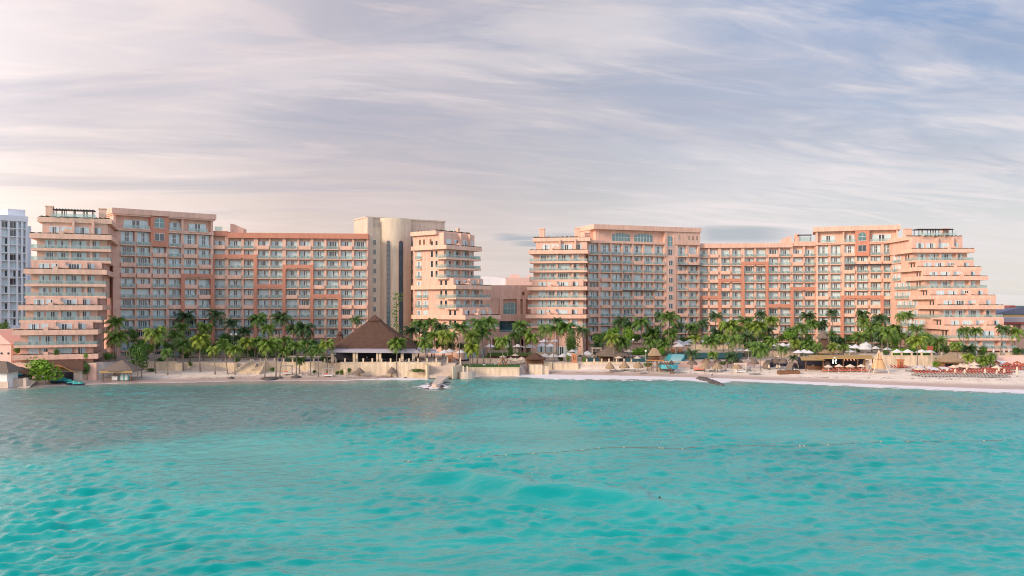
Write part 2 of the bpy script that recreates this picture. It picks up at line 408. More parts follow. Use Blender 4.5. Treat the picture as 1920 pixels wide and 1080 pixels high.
def ground_material():
    m = bpy.data.materials.new('sand and paving'); m.use_nodes = True; nt = m.node_tree; b = nt.nodes['Principled BSDF']
    geo = nd(nt, 'ShaderNodeNewGeometry')
    n = nd(nt, 'ShaderNodeTexNoise'); lk(nt, geo.outputs['Position'], n.inputs['Vector']); inp(n, Scale=.35, Detail=8.0, Roughness=.7)
    n2 = nd(nt, 'ShaderNodeTexNoise'); lk(nt, geo.outputs['Position'], n2.inputs['Vector']); inp(n2, Scale=.9, Detail=6.0, Roughness=.6)
    sand = ramp(nt, n.outputs[0], [(.3, (.60, .49, .40)), (.5, (.76, .65, .55)), (.7, (.84, .74, .65))])
    weed = smooth(nt, n2.outputs[0], .60, .72)
    sand = mixc(nt, math_n(nt, 'MULTIPLY', weed, .55), sand, (.20, .15, .11))
    wet = nd(nt, 'ShaderNodeAttribute'); wet.attribute_name = 'wet'
    sand = mixc(nt, wet.outputs['Fac'], sand, (.47, .36, .31))
    pav = ramp(nt, n2.outputs[0], [(.3, (.42, .34, .28)), (.7, (.55, .45, .37))])
    land = nd(nt, 'ShaderNodeAttribute'); land.attribute_name = 'land'
    far = nd(nt, 'ShaderNodeAttribute'); far.attribute_name = 'green'
    col = mixc(nt, land.outputs['Fac'], sand, pav)
    gr = ramp(nt, n.outputs[0], [(.3, (.03, .06, .02)), (.7, (.08, .12, .04))])
    col = mixc(nt, far.outputs['Fac'], col, gr)
    lk(nt, col, b.inputs['Base Color'])
    lk(nt, math_n(nt, 'SUBTRACT', .9, math_n(nt, 'MULTIPLY', wet.outputs['Fac'], .45)), b.inputs['Roughness'])
    bn = nd(nt, 'ShaderNodeTexNoise'); lk(nt, geo.outputs['Position'], bn.inputs['Vector']); inp(bn, Scale=1.6, Detail=5.0)
    bp = nd(nt, 'ShaderNodeBump'); inp(bp, Strength=.5, Distance=.25); lk(nt, bn.outputs[0], bp.inputs['Height']); lk(nt, bp.outputs[0], b.inputs['Normal'])
    return m
gx = np.concatenate([np.linspace(-9000, -300, 12), np.linspace(-290, -180, 12), np.arange(-176, 176, 1.4), np.linspace(180, 290, 12), np.linspace(300, 9000, 12)])
gy = np.concatenate([np.linspace(150, 214, 5), np.arange(216, 300, 0.7), np.linspace(302, 600, 50), np.linspace(800, 2600, 5), np.array([3000, 3100, 4500, 9000.])])
def zterr(Xg, Yg):
    Z = np.zeros_like(Xg)
    for j in range(Xg.shape[0]):
        for i in range(Xg.shape[1]):
            x, y = Xg[j, i], Yg[j, i]
            Z[j, i] = gz(x, y) if y < 2700 else (3.0 if y < 3050 else 7.0)
            if 0 < y - shoreY(x) < 60 and abs(x) < 200: Z[j, i] += 0.06*math.sin(x*.9+y*.3)*math.sin(y*.7-x*.23)
    return Z
ground, Xg, Yg = grid(gx, gy, zterr, 'ground', ground_material())
tag(ground, kind='structure')
sh_v = np.interp(Xg, [a for a, b in SHW], [b for a, b in SHW]); wl_v = np.interp(Xg, [a for a, b, c in WT], [b for a, b, c in WT])
dd = Yg - sh_v
at = ground.data.attributes.new('wet', 'FLOAT', 'POINT'); at.data.foreach_set('value', np.clip(1-(dd-3)/4.5, 0, 1).ravel().astype('f4'))
at = ground.data.attributes.new('land', 'FLOAT', 'POINT'); at.data.foreach_set('value', ((Yg > wl_v)*1.0).ravel().astype('f4'))
gr_ = ((Yg > 306) | ((Yg > 287) & (Xg < -50) & (Xg > -118)) | (Yg > 2500) | ((np.abs(Xg) > 185) & (Yg > 250)))*1.0
at = ground.data.attributes.new('green', 'FLOAT', 'POINT'); at.data.foreach_set('value', gr_.ravel().astype('f4'))

def water_material():
    m = bpy.data.materials.new('sea water'); m.use_nodes = True; nt = m.node_tree; b = nt.nodes['Principled BSDF']
    geo = nd(nt, 'ShaderNodeNewGeometry'); P = geo.outputs['Position']
    def noise(sc, det, stretch=(1, 1, 1), rough=.6, rot=0.0):
        mp = nd(nt, 'ShaderNodeMapping'); mp.inputs['Scale'].default_value = stretch; mp.inputs['Rotation'].default_value = (0, 0, rot)
        lk(nt, P, mp.inputs[0])
        n = nd(nt, 'ShaderNodeTexNoise'); lk(nt, mp.outputs[0], n.inputs['Vector']); inp(n, Scale=sc, Detail=det, Roughness=rough)
        return n.outputs[0]
    def attr(a):
        n = nd(nt, 'ShaderNodeAttribute'); n.attribute_name = a; return n.outputs['Fac']
    big = noise(.03, 5, (.6, 1, 1))
    col = ramp(nt, big, [(.32, (.004, .31, .29)), (.5, (.010, .41, .375)), (.68, (.035, .49, .435))])
    mid = noise(.12, 6, (.35, 1, 1), .65, .12)
    col = mixc(nt, math_n(nt, 'MULTIPLY', smooth(nt, mid, .52, .72), .5), col, (.09, .42, .37))
    weed = math_n(nt, 'MULTIPLY', math_n(nt, 'MULTIPLY', attr('weed'), .85), smooth(nt, noise(.07, 7, (.4, 1, 1), .7), .24, .50))
    col = mixc(nt, weed, col, (.095, .19, .185))
    col = mixc(nt, smooth(nt, attr('sand'), .05, .75), col, (.16, .31, .27))
    col = mixc(nt, smooth(nt, math_n(nt, 'ADD', attr('sand'), math_n(nt, 'MULTIPLY', math_n(nt, 'SUBTRACT', noise(.12, 5, (.35, 1, 1)), .5), .8)), .55, .95), col, (.36, .33, .29))
    fo = math_n(nt, 'ADD', math_n(nt, 'ADD', attr('foam'), .22), math_n(nt, 'MULTIPLY', math_n(nt, 'SUBTRACT', noise(.55, 7, (.35, 1, 1), .7), .5), 1.5))
    foam = math_n(nt, 'MULTIPLY', smooth(nt, fo, .45, .62), smooth(nt, attr('foam'), .02, .15))
    col = mixc(nt, foam, col, (.80, .76, .78))
    # light welling up out of the water does not depend on the wave's tilt; only the mirror image of the sky does
    h = math_n(nt, 'ADD', math_n(nt, 'MULTIPLY', noise(.55, 4, (.6, 1, 1), .5, .18), .8), math_n(nt, 'MULTIPLY', noise(1.6, 3, (.6, 1, 1), .55, -.25), .30))
    rg = nd(nt, 'ShaderNodeTexNoise'); rg.noise_type = 'RIDGED_MULTIFRACTAL'; rg.normalize = True
    mpr = nd(nt, 'ShaderNodeMapping'); mpr.inputs['Scale'].default_value = (.62, 1, 1); mpr.inputs['Rotation'].default_value = (0, 0, .2); lk(nt, P, mpr.inputs[0]); lk(nt, mpr.outputs[0], rg.inputs['Vector']); inp(rg, Scale=.42, Detail=3.0, Roughness=.5, Distortion=.4)
    h = math_n(nt, 'ADD', h, math_n(nt, 'MULTIPLY', rg.outputs[0], .9))
    h = math_n(nt, 'ADD', h, math_n(nt, 'MULTIPLY', noise(4.2, 3, (.65, 1, 1), .6, .35), .13))
    bp = nd(nt, 'ShaderNodeBump'); inp(bp, Strength=1.0, Distance=.26); lk(nt, h, bp.inputs['Height'])
    nt.nodes.remove(b)
    upn = nd(nt, 'ShaderNodeCombineXYZ'); upn.inputs[2].default_value = 1.0
    df = nd(nt, 'ShaderNodeBsdfDiffuse'); lk(nt, col, df.inputs['Color']); lk(nt, upn.outputs[0], df.inputs['Normal'])
    gl = nd(nt, 'ShaderNodeBsdfGlossy'); gl.inputs['Roughness'].default_value = .26; lk(nt, bp.outputs[0], gl.inputs['Normal'])
    fr = nd(nt, 'ShaderNodeFresnel'); fr.inputs['IOR'].default_value = 1.45; lk(nt, bp.outputs[0], fr.inputs['Normal'])
    fac = math_n(nt, 'MULTIPLY', math_n(nt, 'MINIMUM', math_n(nt, 'MULTIPLY', math_n(nt, 'SUBTRACT', fr.outputs[0], .04), 1.75), .50), math_n(nt, 'SUBTRACT', 1.0, math_n(nt, 'MULTIPLY', foam, .8)), clamp=True)
    mx = nd(nt, 'ShaderNodeMixShader'); lk(nt, fac, mx.inputs[0]); lk(nt, df.outputs[0], mx.inputs[1]); lk(nt, gl.outputs[0], mx.inputs[2])
    lk(nt, mx.outputs[0], nt.nodes['Material Output'].inputs[0])
    return m
xs = np.concatenate([np.linspace(-9000, -400, 8), np.linspace(-380, -175, 30), np.arange(-170, 170, 0.36), np.linspace(175, 380, 30), np.linspace(400, 9000, 8)])
yy = [50.0]
while yy[-1] < 284: yy.append(yy[-1] + 0.24 + (yy[-1]-50)*0.0042)
ys = np.concatenate([np.array([-3000, -600, -100, 0, 30.]), np.array(yy), np.linspace(290, 600, 8), np.array([900, 1600, 3000, 9000.])])
rs = np.random.RandomState(5)
def zwater(Xg, Yg):
    Z = np.zeros_like(Xg)
    near = np.clip((Yg-45)/10, 0, 1)*np.clip((285-Yg)/15, 0, 1)*np.clip((172-np.abs(Xg))/10, 0, 1)
    wx_ = Xg + 2.2*np.sin(Yg*.11+1.3) + 1.4*np.sin(Xg*.07+Yg*.05); wy_ = Yg + 2.0*np.sin(Xg*.09) + 1.1*np.sin(Xg*.21+Yg*.13)
    for k in range(56):
        lam = .95*(5.5/.95)**(rs.rand()**1.15); th = rs.normal(0, .62) + (-.30 if k % 3 else .35)
        kx, ky = math.sin(th)*2*math.pi/lam, math.cos(th)*2*math.pi/lam
        a = .0088*lam**0.86
        ph = wx_*kx + wy_*ky + rs.rand()*6.28
        s = np.sin(ph); Z += a*(s + .35*np.sin(2*ph+1.0))
    gust = 1.0 + .45*np.sin(Xg*.055+1)*np.sin(Yg*.075+Xg*.03) + .3*np.sin(Xg*.13+Yg*.06+2) 
    Z *= gust
    # long swells: (x0, y0, x1, y1, height, half width)
    for x0, y0, x1, y1, h, w in [(-17, 110.5, 19, 90.5, 1.5, 2.4), (-44, 132, -5, 118, .16, 3), (24, 140, 75, 158, .2, 3.5), (46, 160, 96, 172, .22, 3.5), (-5, 76, 20, 70, .22, 2.2),
                                 (12, 82, 40, 72, .22, 2.2), (38, 96, 60, 80, .2, 2.4), (-60, 100, -30, 92, .14, 2.5), (-10, 178, 30, 172, .18, 4), (34, 250, 56, 242, .3, 1.6)]:
        L = math.hypot(x1-x0, y1-y0); ux, uy = (x1-x0)/L, (y1-y0)/L
        t = (Xg-x0)*ux + (Yg-y0)*uy; d = (Xg-x0)*(-uy) + (Yg-y0)*ux + 1.0*np.sin(t*.35) + .5*np.sin(t*.9)
        win = np.clip(t/L*2.6+.25, 0, 1)*np.clip((1-t/L)*2.6+.25, 0, 1)
        Z *= 1 - min(.85, h*.9)*win*np.exp(-((d+1.5)/5.0)**2)
        Z += h*win*np.where(d < 0, np.exp(-(d/w)**2), np.exp(-(d/(w*2.0))**2))
    sh = np.interp(Xg, [a for a, b in SHW], [b for a, b in SHW])
    Z *= np.clip((sh-Yg)/30, .12, 1)
    return Z*near
water, Xw, Yw = grid(xs, ys, zwater, 'water', water_material())
tag(water, kind='structure')
shw = np.interp(Xw, [a for a, b in SHW], [b for a, b in SHW]); dist = shw - Yw
PX = CX + Xw/np.maximum(Yw, 1)*F                     # only for laying the seabed features out
wob = 5*np.sin(Xw*.06+Yw*.05) + 3*np.sin(Xw*.17-Yw*.09)
# seagrass bed: a real patch on the bottom in the left half of the bay
wl = np.interp(Xw, [-135, -95, -60, -40, -18, -5, 12], [143, 122, 127, 133, 158, 185, 220])
weed = np.clip((Yw+1.6*wob-wl)/17, 0, 1)*np.clip((8-Xw+1.5*wob)/34, 0, 1)*np.clip((Xw+150+wob)/20, 0, 1)*np.clip(dist/45+.35, 0, 1)
weed2 = .55*np.exp(-((Xw-8)/22)**2-((Yw-196+wob)/11)**2) + .5*np.exp(-((Xw-88)/45)**2-((Yw-188+wob)/16)**2) + .35*np.exp(-((Xw+22)/22)**2-((Yw-168+wob)/5)**2)
def setattr_(o, n, v):
    a = o.data.attributes.new(n, 'FLOAT', 'POINT'); a.data.foreach_set('value', np.clip(v, 0, 1).ravel().astype('f4'))
setattr_(water, 'weed', np.maximum(weed, weed2)*(Yw < 300))
shal = np.clip(1-(dist-4-wob*.8)/26, 0, 1)**1.3*.95*(Yw < 300)
setattr_(water, 'sand', shal)
fw = np.interp(Xw, [-140, -60, -45, -32, -24, -18, 0, 8, 20, 50, 60, 72, 90, 120, 140], [1.5, 1.5, 3, 15, 18, 8, 9, 24, 26, 18, 10, 14, 15, 16, 17])
foam = np.clip(1-dist/fw, 0, 1)*(Yw < 300)
jet = np.exp(-(((Xw+21)/4.2)**2+((Yw-229)/9)**2)) + .9*np.exp(-(((Xw-57.5)/5)**2+((Yw-245)/6)**2))
setattr_(water, 'foam', foam + .8*jet)

# far shore across the lagoon
mb = MB()
for i in range(60):
    x0 = -4200 + i*140; mb.box(x0, x0+139, 3040, 3100, 2.5, 13 + 6*R.random())
tag(mb.build('far_shore', mat('far mangroves', (.10, .17, .21), .95, .2, .01)), kind='structure')
# ------------------------------------------------------------------ building kit
WIN = []                                              # window variants: frame mesh + pane mesh (unit width, unit height)
def win_variant(pat, tall=False):
    fr = MB(); n = len(pat); t = .035
    fr.box(0, 1, -.07, 0.02, 0, .03); fr.box(0, 1, -.07, 0.02, .965, 1)
    for i in ((0, 2, 3, 4, 6) if n == 6 else range(n+1)):
        x = i/n; fr.box(max(0, x-t/2), min(1, x+t/2), -.071, .021, .03, .965)
    if tall: fr.box(0, 1, -.065, .015, .62, .65)
    pn = MB()
    for i, ch in enumerate(pat):
        pn.quad((i/n, 0, .02), ((i+1)/n, 0, .02), ((i+1)/n, 0, .98), (i/n, 0, .98), {'c': 0, 'd': 1, 'h': 1}[ch])
        if ch == 'h': pn.quad((i/n, -.01, .02), (i/n+.5/n, -.01, .02), (i/n+.5/n, -.01, .98), (i/n, -.01, .98), 0)
    return fr.mesh('window', [M['white']]), pn.mesh('pane', [M['curtain'], M['dark']])
PATS = ['cccccc', 'cccccc', 'ccddcc', 'ccddcc', 'ccdhcc', 'cchdcc', 'cccdcc', 'cddddc', 'ccdccc', 'ccddcc', 'chddcc', 'ccddcc']
WIN = [win_variant(p) for p in PATS]; WINT = [win_variant(p, True) for p in ('ccddcc', 'cccccc', 'ccddcc', 'cchdcc')]
SMALL = [win_variant('dd'), win_variant('cc'), win_variant('cd')]
def bal_meshes():
    s = MB(); s.box(0, 1, -.55, .02, -.30, 0.0); slab = s.mesh('balcony', [M['band']])
    r = MB(); r.quad((.01, -.48, .06), (.99, -.48, .06), (.99, -.48, 1.0), (.01, -.48, 1.0), 0)
    rr = MB()
    rr.box(.01, .99, -.50, -.48, .05, 1.0, 0); rr.box(0, 1, -.53, -.45, 1.0, 1.06, 1)
    for x in (0, .33, .66, .985): rr.box(x, x+.015, -.53, -.44, 0.0, 1.0, 1)
    rail = rr.mesh('railing', [M['glass'], M['rail']])
    p = MB(); p.box(-.01, 1.01, -.60, -.42, -.02, 1.08); p.box(-.01, .03, -.42, 0.0, 0, 1.08); p.box(.97, 1.01, -.42, 0.0, 0, 1.08)
    par_ = p.mesh('parapet', [M['band']])
    return slab, rail, par_
SLAB, RAIL, PARAPET = bal_meshes()
CHAIRS = []                                           # (distance, world matrix, label)

class Section:
    def __init__(s, name, cat, label, A, B, depth, g=3.0, ztop=47.3):
        s.A = Vector(A); s.B = Vector(B); d = s.B - s.A; s.W = d.length; s.u = d/s.W; s.n = Vector((-s.u.y, s.u.x))
        s.g = g; s.depth = depth; s.ztop = ztop
        s.e = empty(name, (A[0], A[1], g), math.atan2(s.u.y, s.u.x), label, cat)
        s.wins = []; s.bals = []; s.count = {'window': 0, 'balcony': 0}; s.short = label
    def at(s, px, d=0.0):                             # facade coordinate under a photo column, at depth d behind the front line
        t = (px-CX)/F; O = s.A + s.n*d
        return (t*O.y - O.x)/(s.u.x - t*s.u.y)
    def mb(s, b, name, m, **k): return b.build(name, m, s.e, off=(0, 0, s.g), **k)
    def world(s, x, d, z):
        p = s.A + s.u*x + s.n*d; return Vector((p.x, p.y, z))
    def flush(s):
        for kind, lst in (('window', s.wins), ('balcony', s.bals)):
            lst.sort(key=lambda t: -t[0])             # highest rows first: the low ones hide behind the palms
            rest = lst[100:]
            for z, parts, loc, sc, rz in lst[:100]:
                top = inst(parts[0][0], parts[0][1], s.e, loc, sc, rz)
                for nm, me in parts[1:]: inst(nm, me, top, (0, 0, 0))
            if rest:
                items = []
                for z, parts, loc, sc, rz in rest:
                    mx = Matrix.Translation(loc) @ Matrix.Rotation(rz, 4, 'Z') @ Matrix.Diagonal((*sc, 1))
                    items += [(me, mx) for nm, me in parts]
                tag(merged(kind, items, s.e), kind='stuff')
    def window(s, x0, x1, d, z0, z1, var=None, rz=0.0):
        v = var or R.choice(WIN)
        s.wins.append((z0, (('window', v[0]), ('pane', v[1])), (x0, d, z0-s.g), (x1-x0, 1, z1-z0), rz))
    def balcony(s, x0, x1, d, z, solid=False, rz=0.0):
        s.bals.append((z, (('balcony', SLAB), ('parapet', PARAPET) if solid else ('railing', RAIL)), (x0, d, z-s.g), (x1-x0, 1, 1), rz))
    def chair(s, x, d, z, label, rz=0.0):
        w = s.world(x, d, z)
        ang = math.atan2(s.u.y, s.u.x) + rz
        CHAIRS.append((w.y, w, ang, label))
def Lz(k): return 41.8 - 3.5*k

def arch_poly(x0, x1, z0, z1, r=None, n=10):          # rectangle with a round (or segmental) head
    w = (x1-x0)/2; rise = w if r is None else r; cx = (x0+x1)/2; zs = z1 - rise
    pts = [(x0, z0), (x1, z0)]
    for i in range(n+1):
        a = math.pi*i/n; pts.append((cx + w*math.cos(a), zs + rise*math.sin(a)))
    return pts
def arched_window(S, x0, x1, z0, z1, d=-.02, m=None, r=None, mull=1):
    b = MB(); b.vprism(arch_poly(x0, x1, z0, z1, r), d-.03, d+.1)
    f = S.mb(b, 'window', m or M['dark'])
    g = MB()
    for i in range(1, mull+1):
        x = x0 + (x1-x0)*i/(mull+1); g.box(x-.05, x+.05, d-.07, d-.02, z0, z1-.15)
    g.box(x0, x1, d-.075, d-.025, z0+(z1-z0)*.5-.05, z0+(z1-z0)*.5+.05); g.box(x0-.08, x1+.08, d-.12, d+.02, z0-.12, z0)
    h = g.build('window_frame', M['white'], f, off=(0, 0, S.g))
    return f

def loggia_facade(S, bays, rows, lab, rec=1.25, solid_p=.24, front_d=0.0, piers=None, chairs=True, skip=()):
    """bays: (s0, s1) list; rows: (floor z, ceiling z). Back wall, piers, floors as one wall mesh; windows and balconies as parts."""
    b = MB(); zlo = min(r[0] for r in rows); W = S.W
    b.box(0, W, rec, S.depth, S.g, S.ztop)
    gaps = []; prev = 0.0
    for s0, s1 in bays:
        if s0-prev > .05: gaps.append((prev, s0))
        prev = s1
    if W-prev > .05: gaps.append((prev, W))
    for a, c in gaps: b.box(a, c, 0, rec+.1, S.g, S.ztop-.02)
    for zf, zc in rows: b.box(.02, W-.02, -.12, rec+.05, zf-.30, zf-.004)
    b.box(.01, W-.01, .05, rec+.05, S.g, zlo-.31)
    S.mb(b, 'wall', M['salmon'])
    for j, (zf, zc) in enumerate(rows):
        for i, (s0, s1) in enumerate(bays):
            if (i, j) in skip: continue
            w = s1-s0; tall = zc-zf > 4.2
            hgt = min(zc-zf-.75, 4.3)
            ww = w*.92 if w < 4.3 else w*.84; c = (s0+s1)/2
            S.window(c-ww/2, c+ww/2, rec-.06, zf+.05, zf+.05+hgt, R.choice(WINT) if tall else None)
            sol = R.random() < solid_p
            S.balcony(s0-.1, s1+.1, -.12, zf, sol)
            if chairs and not sol and R.random() < .8:
                for side, q in (('left', .24), ('right', .76)):
                    S.chair(s0+w*q, .35, zf, f"{side} chair, {ORD[i]} balcony from left, {ORD[j]} row down, {lab}")

def portal(S, x0, x1, ztop, leg, zbot, top=1.25):
    b = MB(); r = 1.1; n = 6
    xi0, xi1, zi = x0+leg, x1-leg, ztop-top
    pts = [(x0, zbot), (xi0, zbot)]
    for i in range(n+1):
        a = math.pi - (math.pi/2)*i/n; pts.append((xi0+r + r*math.cos(a), zi-r + r*math.sin(a)))
    for i in range(n+1):
        a = math.pi/2 - (math.pi/2)*i/n; pts.append((xi1-r + r*math.cos(a), zi-r + r*math.sin(a)))
    pts += [(xi1, zbot), (x1, zbot), (x1, ztop), (x0, ztop)]
    b.vprism(pts, -.95-R.uniform(0, .05), .06)
    S.mb(b, 'portal_frame', M['frame'])

def bays_px(S, lst, d=0.0): return [(S.at(a, d), S.at(b, d)) for a, b in lst]

# ------------------------------------------------------------------ left side: high block and long wing
XL = 'high block beside the left end tower'
S = Section('hotel_block', 'hotel building', 'tall salmon hotel block with arched window column, right of the left end tower', (wx(212, 279), 279), (wx(399, 299.5), 299.5), 16, ztop=46.2)
rows = [(41.8, 46.9)] + [(Lz(k), Lz(k-1)) for k in range(1, 12)]
bays = bays_px(S, [(226.7, 252.5), (256.7, 281.7), (286.5, 311.7), (317, 339.5), (345, 368.5), (373, 395)])
# the third column is closed on the two top floors (pink panel with arched window)
loggia_facade(S, bays, rows, 'block beside left end tower', skip=((2, 0),))
b = MB(); x0, x1 = S.at(282), S.at(315); b.box(x0, x1, -.7, 1.6, 41.5, 52.0); S.mb(b, 'window_panel', M['frame'])
xc = S.at(299, -.7); arched_window(S, xc-1.6, xc+1.6, 47.8, 51.3, -.72, M['tealglass']); b = MB()
S.window(xc-1.55, xc+1.55, -.74, 43.4, 46.0, SMALL[0])
b = MB(); b.box(-.6, S.W+.9, -1.0, S.depth+.5, 51.8, 53.6); b.box(-.3, S.W+.6, -.7, S.depth, 51.3, 51.8); S.mb(b, 'roof', M['salmon'])
b = MB(); b.box(0, x0, 1.5, S.depth-1, 46.2, 51.4); b.box(x1, S.W, 1.5, S.depth-1, 46.2, 51.4)
b.box(-.1, x0, -.6, 1.5, 46.3, 47.25); b.box(x1, S.W+.2, -.6, 1.5, 46.3, 47.25)
b.box(S.at(340), S.at(344), -.2, 1.6, 46.3, 51.35); b.box(S.W-.7, S.W, -.2, 1.6, 46.3, 51.35); b.box(0, .8, -.2, 1.6, 46.3, 51.35)
S.mb(b, 'penthouse_wall', M['salmon'])
for a, c in ((232, 277), (318, 338), (354, 386)):
    S.window(S.at(a, 1.4), S.at(c, 1.4), 1.42, 47.35, 50.1, WIN[2]); S.balcony(S.at(a)-.4, S.at(c)+.4, -.3, 47.25)
portal(S, S.at(339.5, -.9), S.at(402, -.9), Lz(3)+1.3, 1.25, S.g)
S.flush()

S = Section('hotel_wing', 'hotel building', 'long lower salmon hotel wing of balconies between left high block and round stair tower', (wx(399.5, 300.8), 300.8), (wx(690, 306), 306), 15, ztop=46.9)
rows = [(Lz(k), Lz(k-1)) for k in range(0, 12)]
LW = [(401, 421.5), (428, 452.5), (457, 475.5), (483.5, 504), (507, 529.5), (536, 557.5), (561, 582), (587.5, 608), (612, 635), (638.5, 659.5), (664, 687)]
loggia_facade(S, bays_px(S, LW), rows, 'long left wing')
b = MB(); b.box(S.at(426), S.W+.1, -.75, S.depth+.4, 45.5, 47.35); b.box(-.02, S.at(426), -.5, S.depth+.2, 46.2, 47.9)
S.mb(b, 'roof', M['frame'])
for a, c, k in ((396, 481.5, 1), (475.5, 535.5, 4), (529.5, 587.5, 2), (581.5, 640, 5)):
    portal(S, S.at(a, -.9), S.at(c, -.9), Lz(k)+1.35+R.uniform(0, .03), 1.1, S.g)
b = MB(); x = S.at(428); b.vprism([(x, 47.3), (x+4.6, 47.3), (x+4.6, 49.2), (x+1.0, 50.8), (x, 50.8)], 3, 8); S.mb(b, 'stair_house', M['salmon'])
b = MB(); x = S.at(401); b.box(x, x+2.6, 1.2, 1.28, 48.0, 49.6); S.mb(b, 'terrace_screen', M['glass'])
S.flush()

# ------------------------------------------------------------------ right side mirror: high block, wing, high block
S = Section('hotel_block', 'hotel building', 'tall salmon hotel block with two wide arched windows under its roof, right of centre', (wx(1103, 335), 335), (wx(1312, 353), 353), 16, ztop=46.6)
rows = [(41.8, 46.4)] + [(Lz(k), Lz(k-1)) for k in range(1, 11)]
HB = [(1104.5, 1122), (1127, 1144.5), (1148, 1166), (1169, 1185.5), (1188.5, 1205.5), (1208.5, 1225), (1228, 1245), (1271, 1287.5), (1292, 1308.5)]
loggia_facade(S, bays_px(S, HB), rows, 'centre-right block', solid_p=.2)
b = MB(); b.box(S.at(1112), S.W+.2, -.9, S.depth+.5, 51.7, 53.6); S.mb(b, 'roof', M['salmon'])
b = MB(); b.box(S.at(1120), S.W, 1.5, S.depth-1, 46.6, 51.8); b.box(S.at(1120)-1.5, S.at(1120), 4, S.depth-1, 46.6, 51.8)
b.box(-.1, S.at(1246), -.4, 1.5, 46.3, 47.25); b.box(S.at(1246), S.at(1250.5), -.35, 1.6, 41.6, 51.65); b.box(S.at(1262.5), S.W-.01, -.35, 1.6, 46.5, 51.68)
b.box(S.at(1250.5), S.at(1262.5), -.1, 1.6, 50.4, 51.66)
S.mb(b, 'penthouse_wall', M['salmon'])
for a, c in ((1148, 1181), (1189.5, 1223.5)): arched_window(S, S.at(a, 1.4), S.at(c, 1.4), 47.3, 50.6, 1.46, M['tealglass'], r=1.0, mull=5)
xc = S.at(1256.5, -.1); b = MB(); b.box(S.at(1247.5), S.at(1266), -.42, .2, S.g, 41.5); b.box(S.at(1250.4), S.at(1262.6), -.1, 1.5, 41.4, 50.5); S.mb(b, 'stair_panel', M['salmon'])
arched_window(S, xc-1.0, xc+1.0, 45.6, 50.0, -.13, M['tealglass'])
for k in range(0, 9): S.window(xc-.95, xc+.95, -.47 if k else -.13, Lz(k)-.4 if k else 42.0, Lz(k)+1.7 if k else 44.6, SMALL[0])
for px in (1273, 1291.5, 1298.5, 1305.5): x = S.at(px); arched_window(S, x-.35, x+.35, 48.5, 50.3, -.37, M['wood'])
b = MB(); b.box(S.at(1166), S.at(1230), -1.3, -.5, Lz(4)-.42, Lz(4)-.1); b.box(S.at(1270), S.W-.1, -1.3, -.5, Lz(1)-.42, Lz(1)-.1); S.mb(b, 'awning', M['darkmetal'])
S.flush()

S = Section('hotel_wing', 'hotel building', 'long lower salmon hotel wing of balconies between the two right-hand high blocks', (wx(1312.3, 355.2), 355.2), (wx(1529, 350.6), 350.6), 15, ztop=46.9)
rows = [(Lz(k), Lz(k-1)) for k in range(0, 12)]
RW = [(1312.5, 1327), (1331, 1346), (1352.5, 1368.5), (1373, 1389.5), (1396, 1414), (1418, 1436), (1441.5, 1459.5), (1463, 1482), (1487, 1505.5), (1509, 1527.5)]
loggia_facade(S, bays_px(S, RW), rows, 'long right wing')
b = MB(); b.box(.02, S.at(1486), -.75, S.depth+.4, 45.5, 47.35); b.box(S.at(1486), S.W+.0, -.5, S.depth+.2, 46.1, 47.9); S.mb(b, 'roof', M['salmon'])
for a, c, k in ((1311, 1353, 5), (1347, 1396.5, 3), (1390.5, 1441, 1), (1435.5, 1489, 6), (1483, 1534, 4)):
    portal(S, S.at(a, -.9), S.at(c, -.9), Lz(k)+1.4+R.uniform(0, .03), 1.05, S.g)
b = MB(); x = S.at(1471); b.vprism([(x, 47.3), (x+3.4, 47.3), (x+3.4, 50.4), (x+2.5, 50.4), (x, 49.2)], 3, 8); x = S.at(1494); b.box(x, x+1.6, 3, 5, 47.8, 51.4); S.mb(b, 'stair_house', M['salmon'])
b = MB(); x = S.at(1500); b.box(x, x+4.4, .2, .28, 47.9, 49.6, 0); b.box(x-.5, x+4.9, 0, 3.5, 50.6, 50.8, 1)
for q in (0, 4.4): b.box(x+q-.1, x+q+.1, .1, .3, 47.9, 50.6, 1)
S.mb(b, 'terrace_canopy', [M['glass'], M['darkmetal']])
S.flush()

S = Section('hotel_block', 'hotel building', 'tall salmon hotel block with arched window column, just left of the right end tower', (wx(1529.3, 348.6), 348.6), (wx(1684, 338.5), 338.5), 16, ztop=46.4)
rows = [(41.8, 46.4)] + [(Lz(k), Lz(k-1)) for k in range(1, 12)]
HR = [(1534, 1553), (1557.5, 1576), (1583.5, 1602.5), (1607, 1627.5), (1632.5, 1652), (1657, 1677)]
loggia_facade(S, bays_px(S, HR), rows, 'block beside right end tower', skip=((3, 0),))
x0, x1 = S.at(1603.5), S.at(1630); b = MB(); b.box(x0, x1, -.7, 1.6, 41.5, 51.9); S.mb(b, 'window_panel', M['frame'])
xc = S.at(1616.5, -.7); arched_window(S, xc-1.45, xc+1.45, 47.6, 51.0, -.72, M['tealglass']); S.window(xc-1.5, xc+1.5, -.74, 43.2, 45.9, SMALL[0])
b = MB(); b.box(-1.0, S.W+.9, -1.0, S.depth+.5, 51.7, 53.6); S.mb(b, 'roof', M['salmon'])
b = MB(); b.box(0, x0, 1.5, S.depth-1, 46.4, 51.8); b.box(x1, S.W, 1.5, S.depth-1, 46.4, 51.8)
b.box(-.2, x0, -.6, 1.5, 46.3, 47.2); b.box(x1, S.W+.2, -.6, 1.5, 46.3, 47.2); b.box(S.at(1580), S.at(1583), -.2, 1.6, 46.3, 51.7); b.box(S.W-.7, S.W-.02, -.2, 1.6, 46.3, 51.7); b.box(0, .8, -.2, 1.6, 46.3, 51.7)
S.mb(b, 'penthouse_wall', M['salmon'])
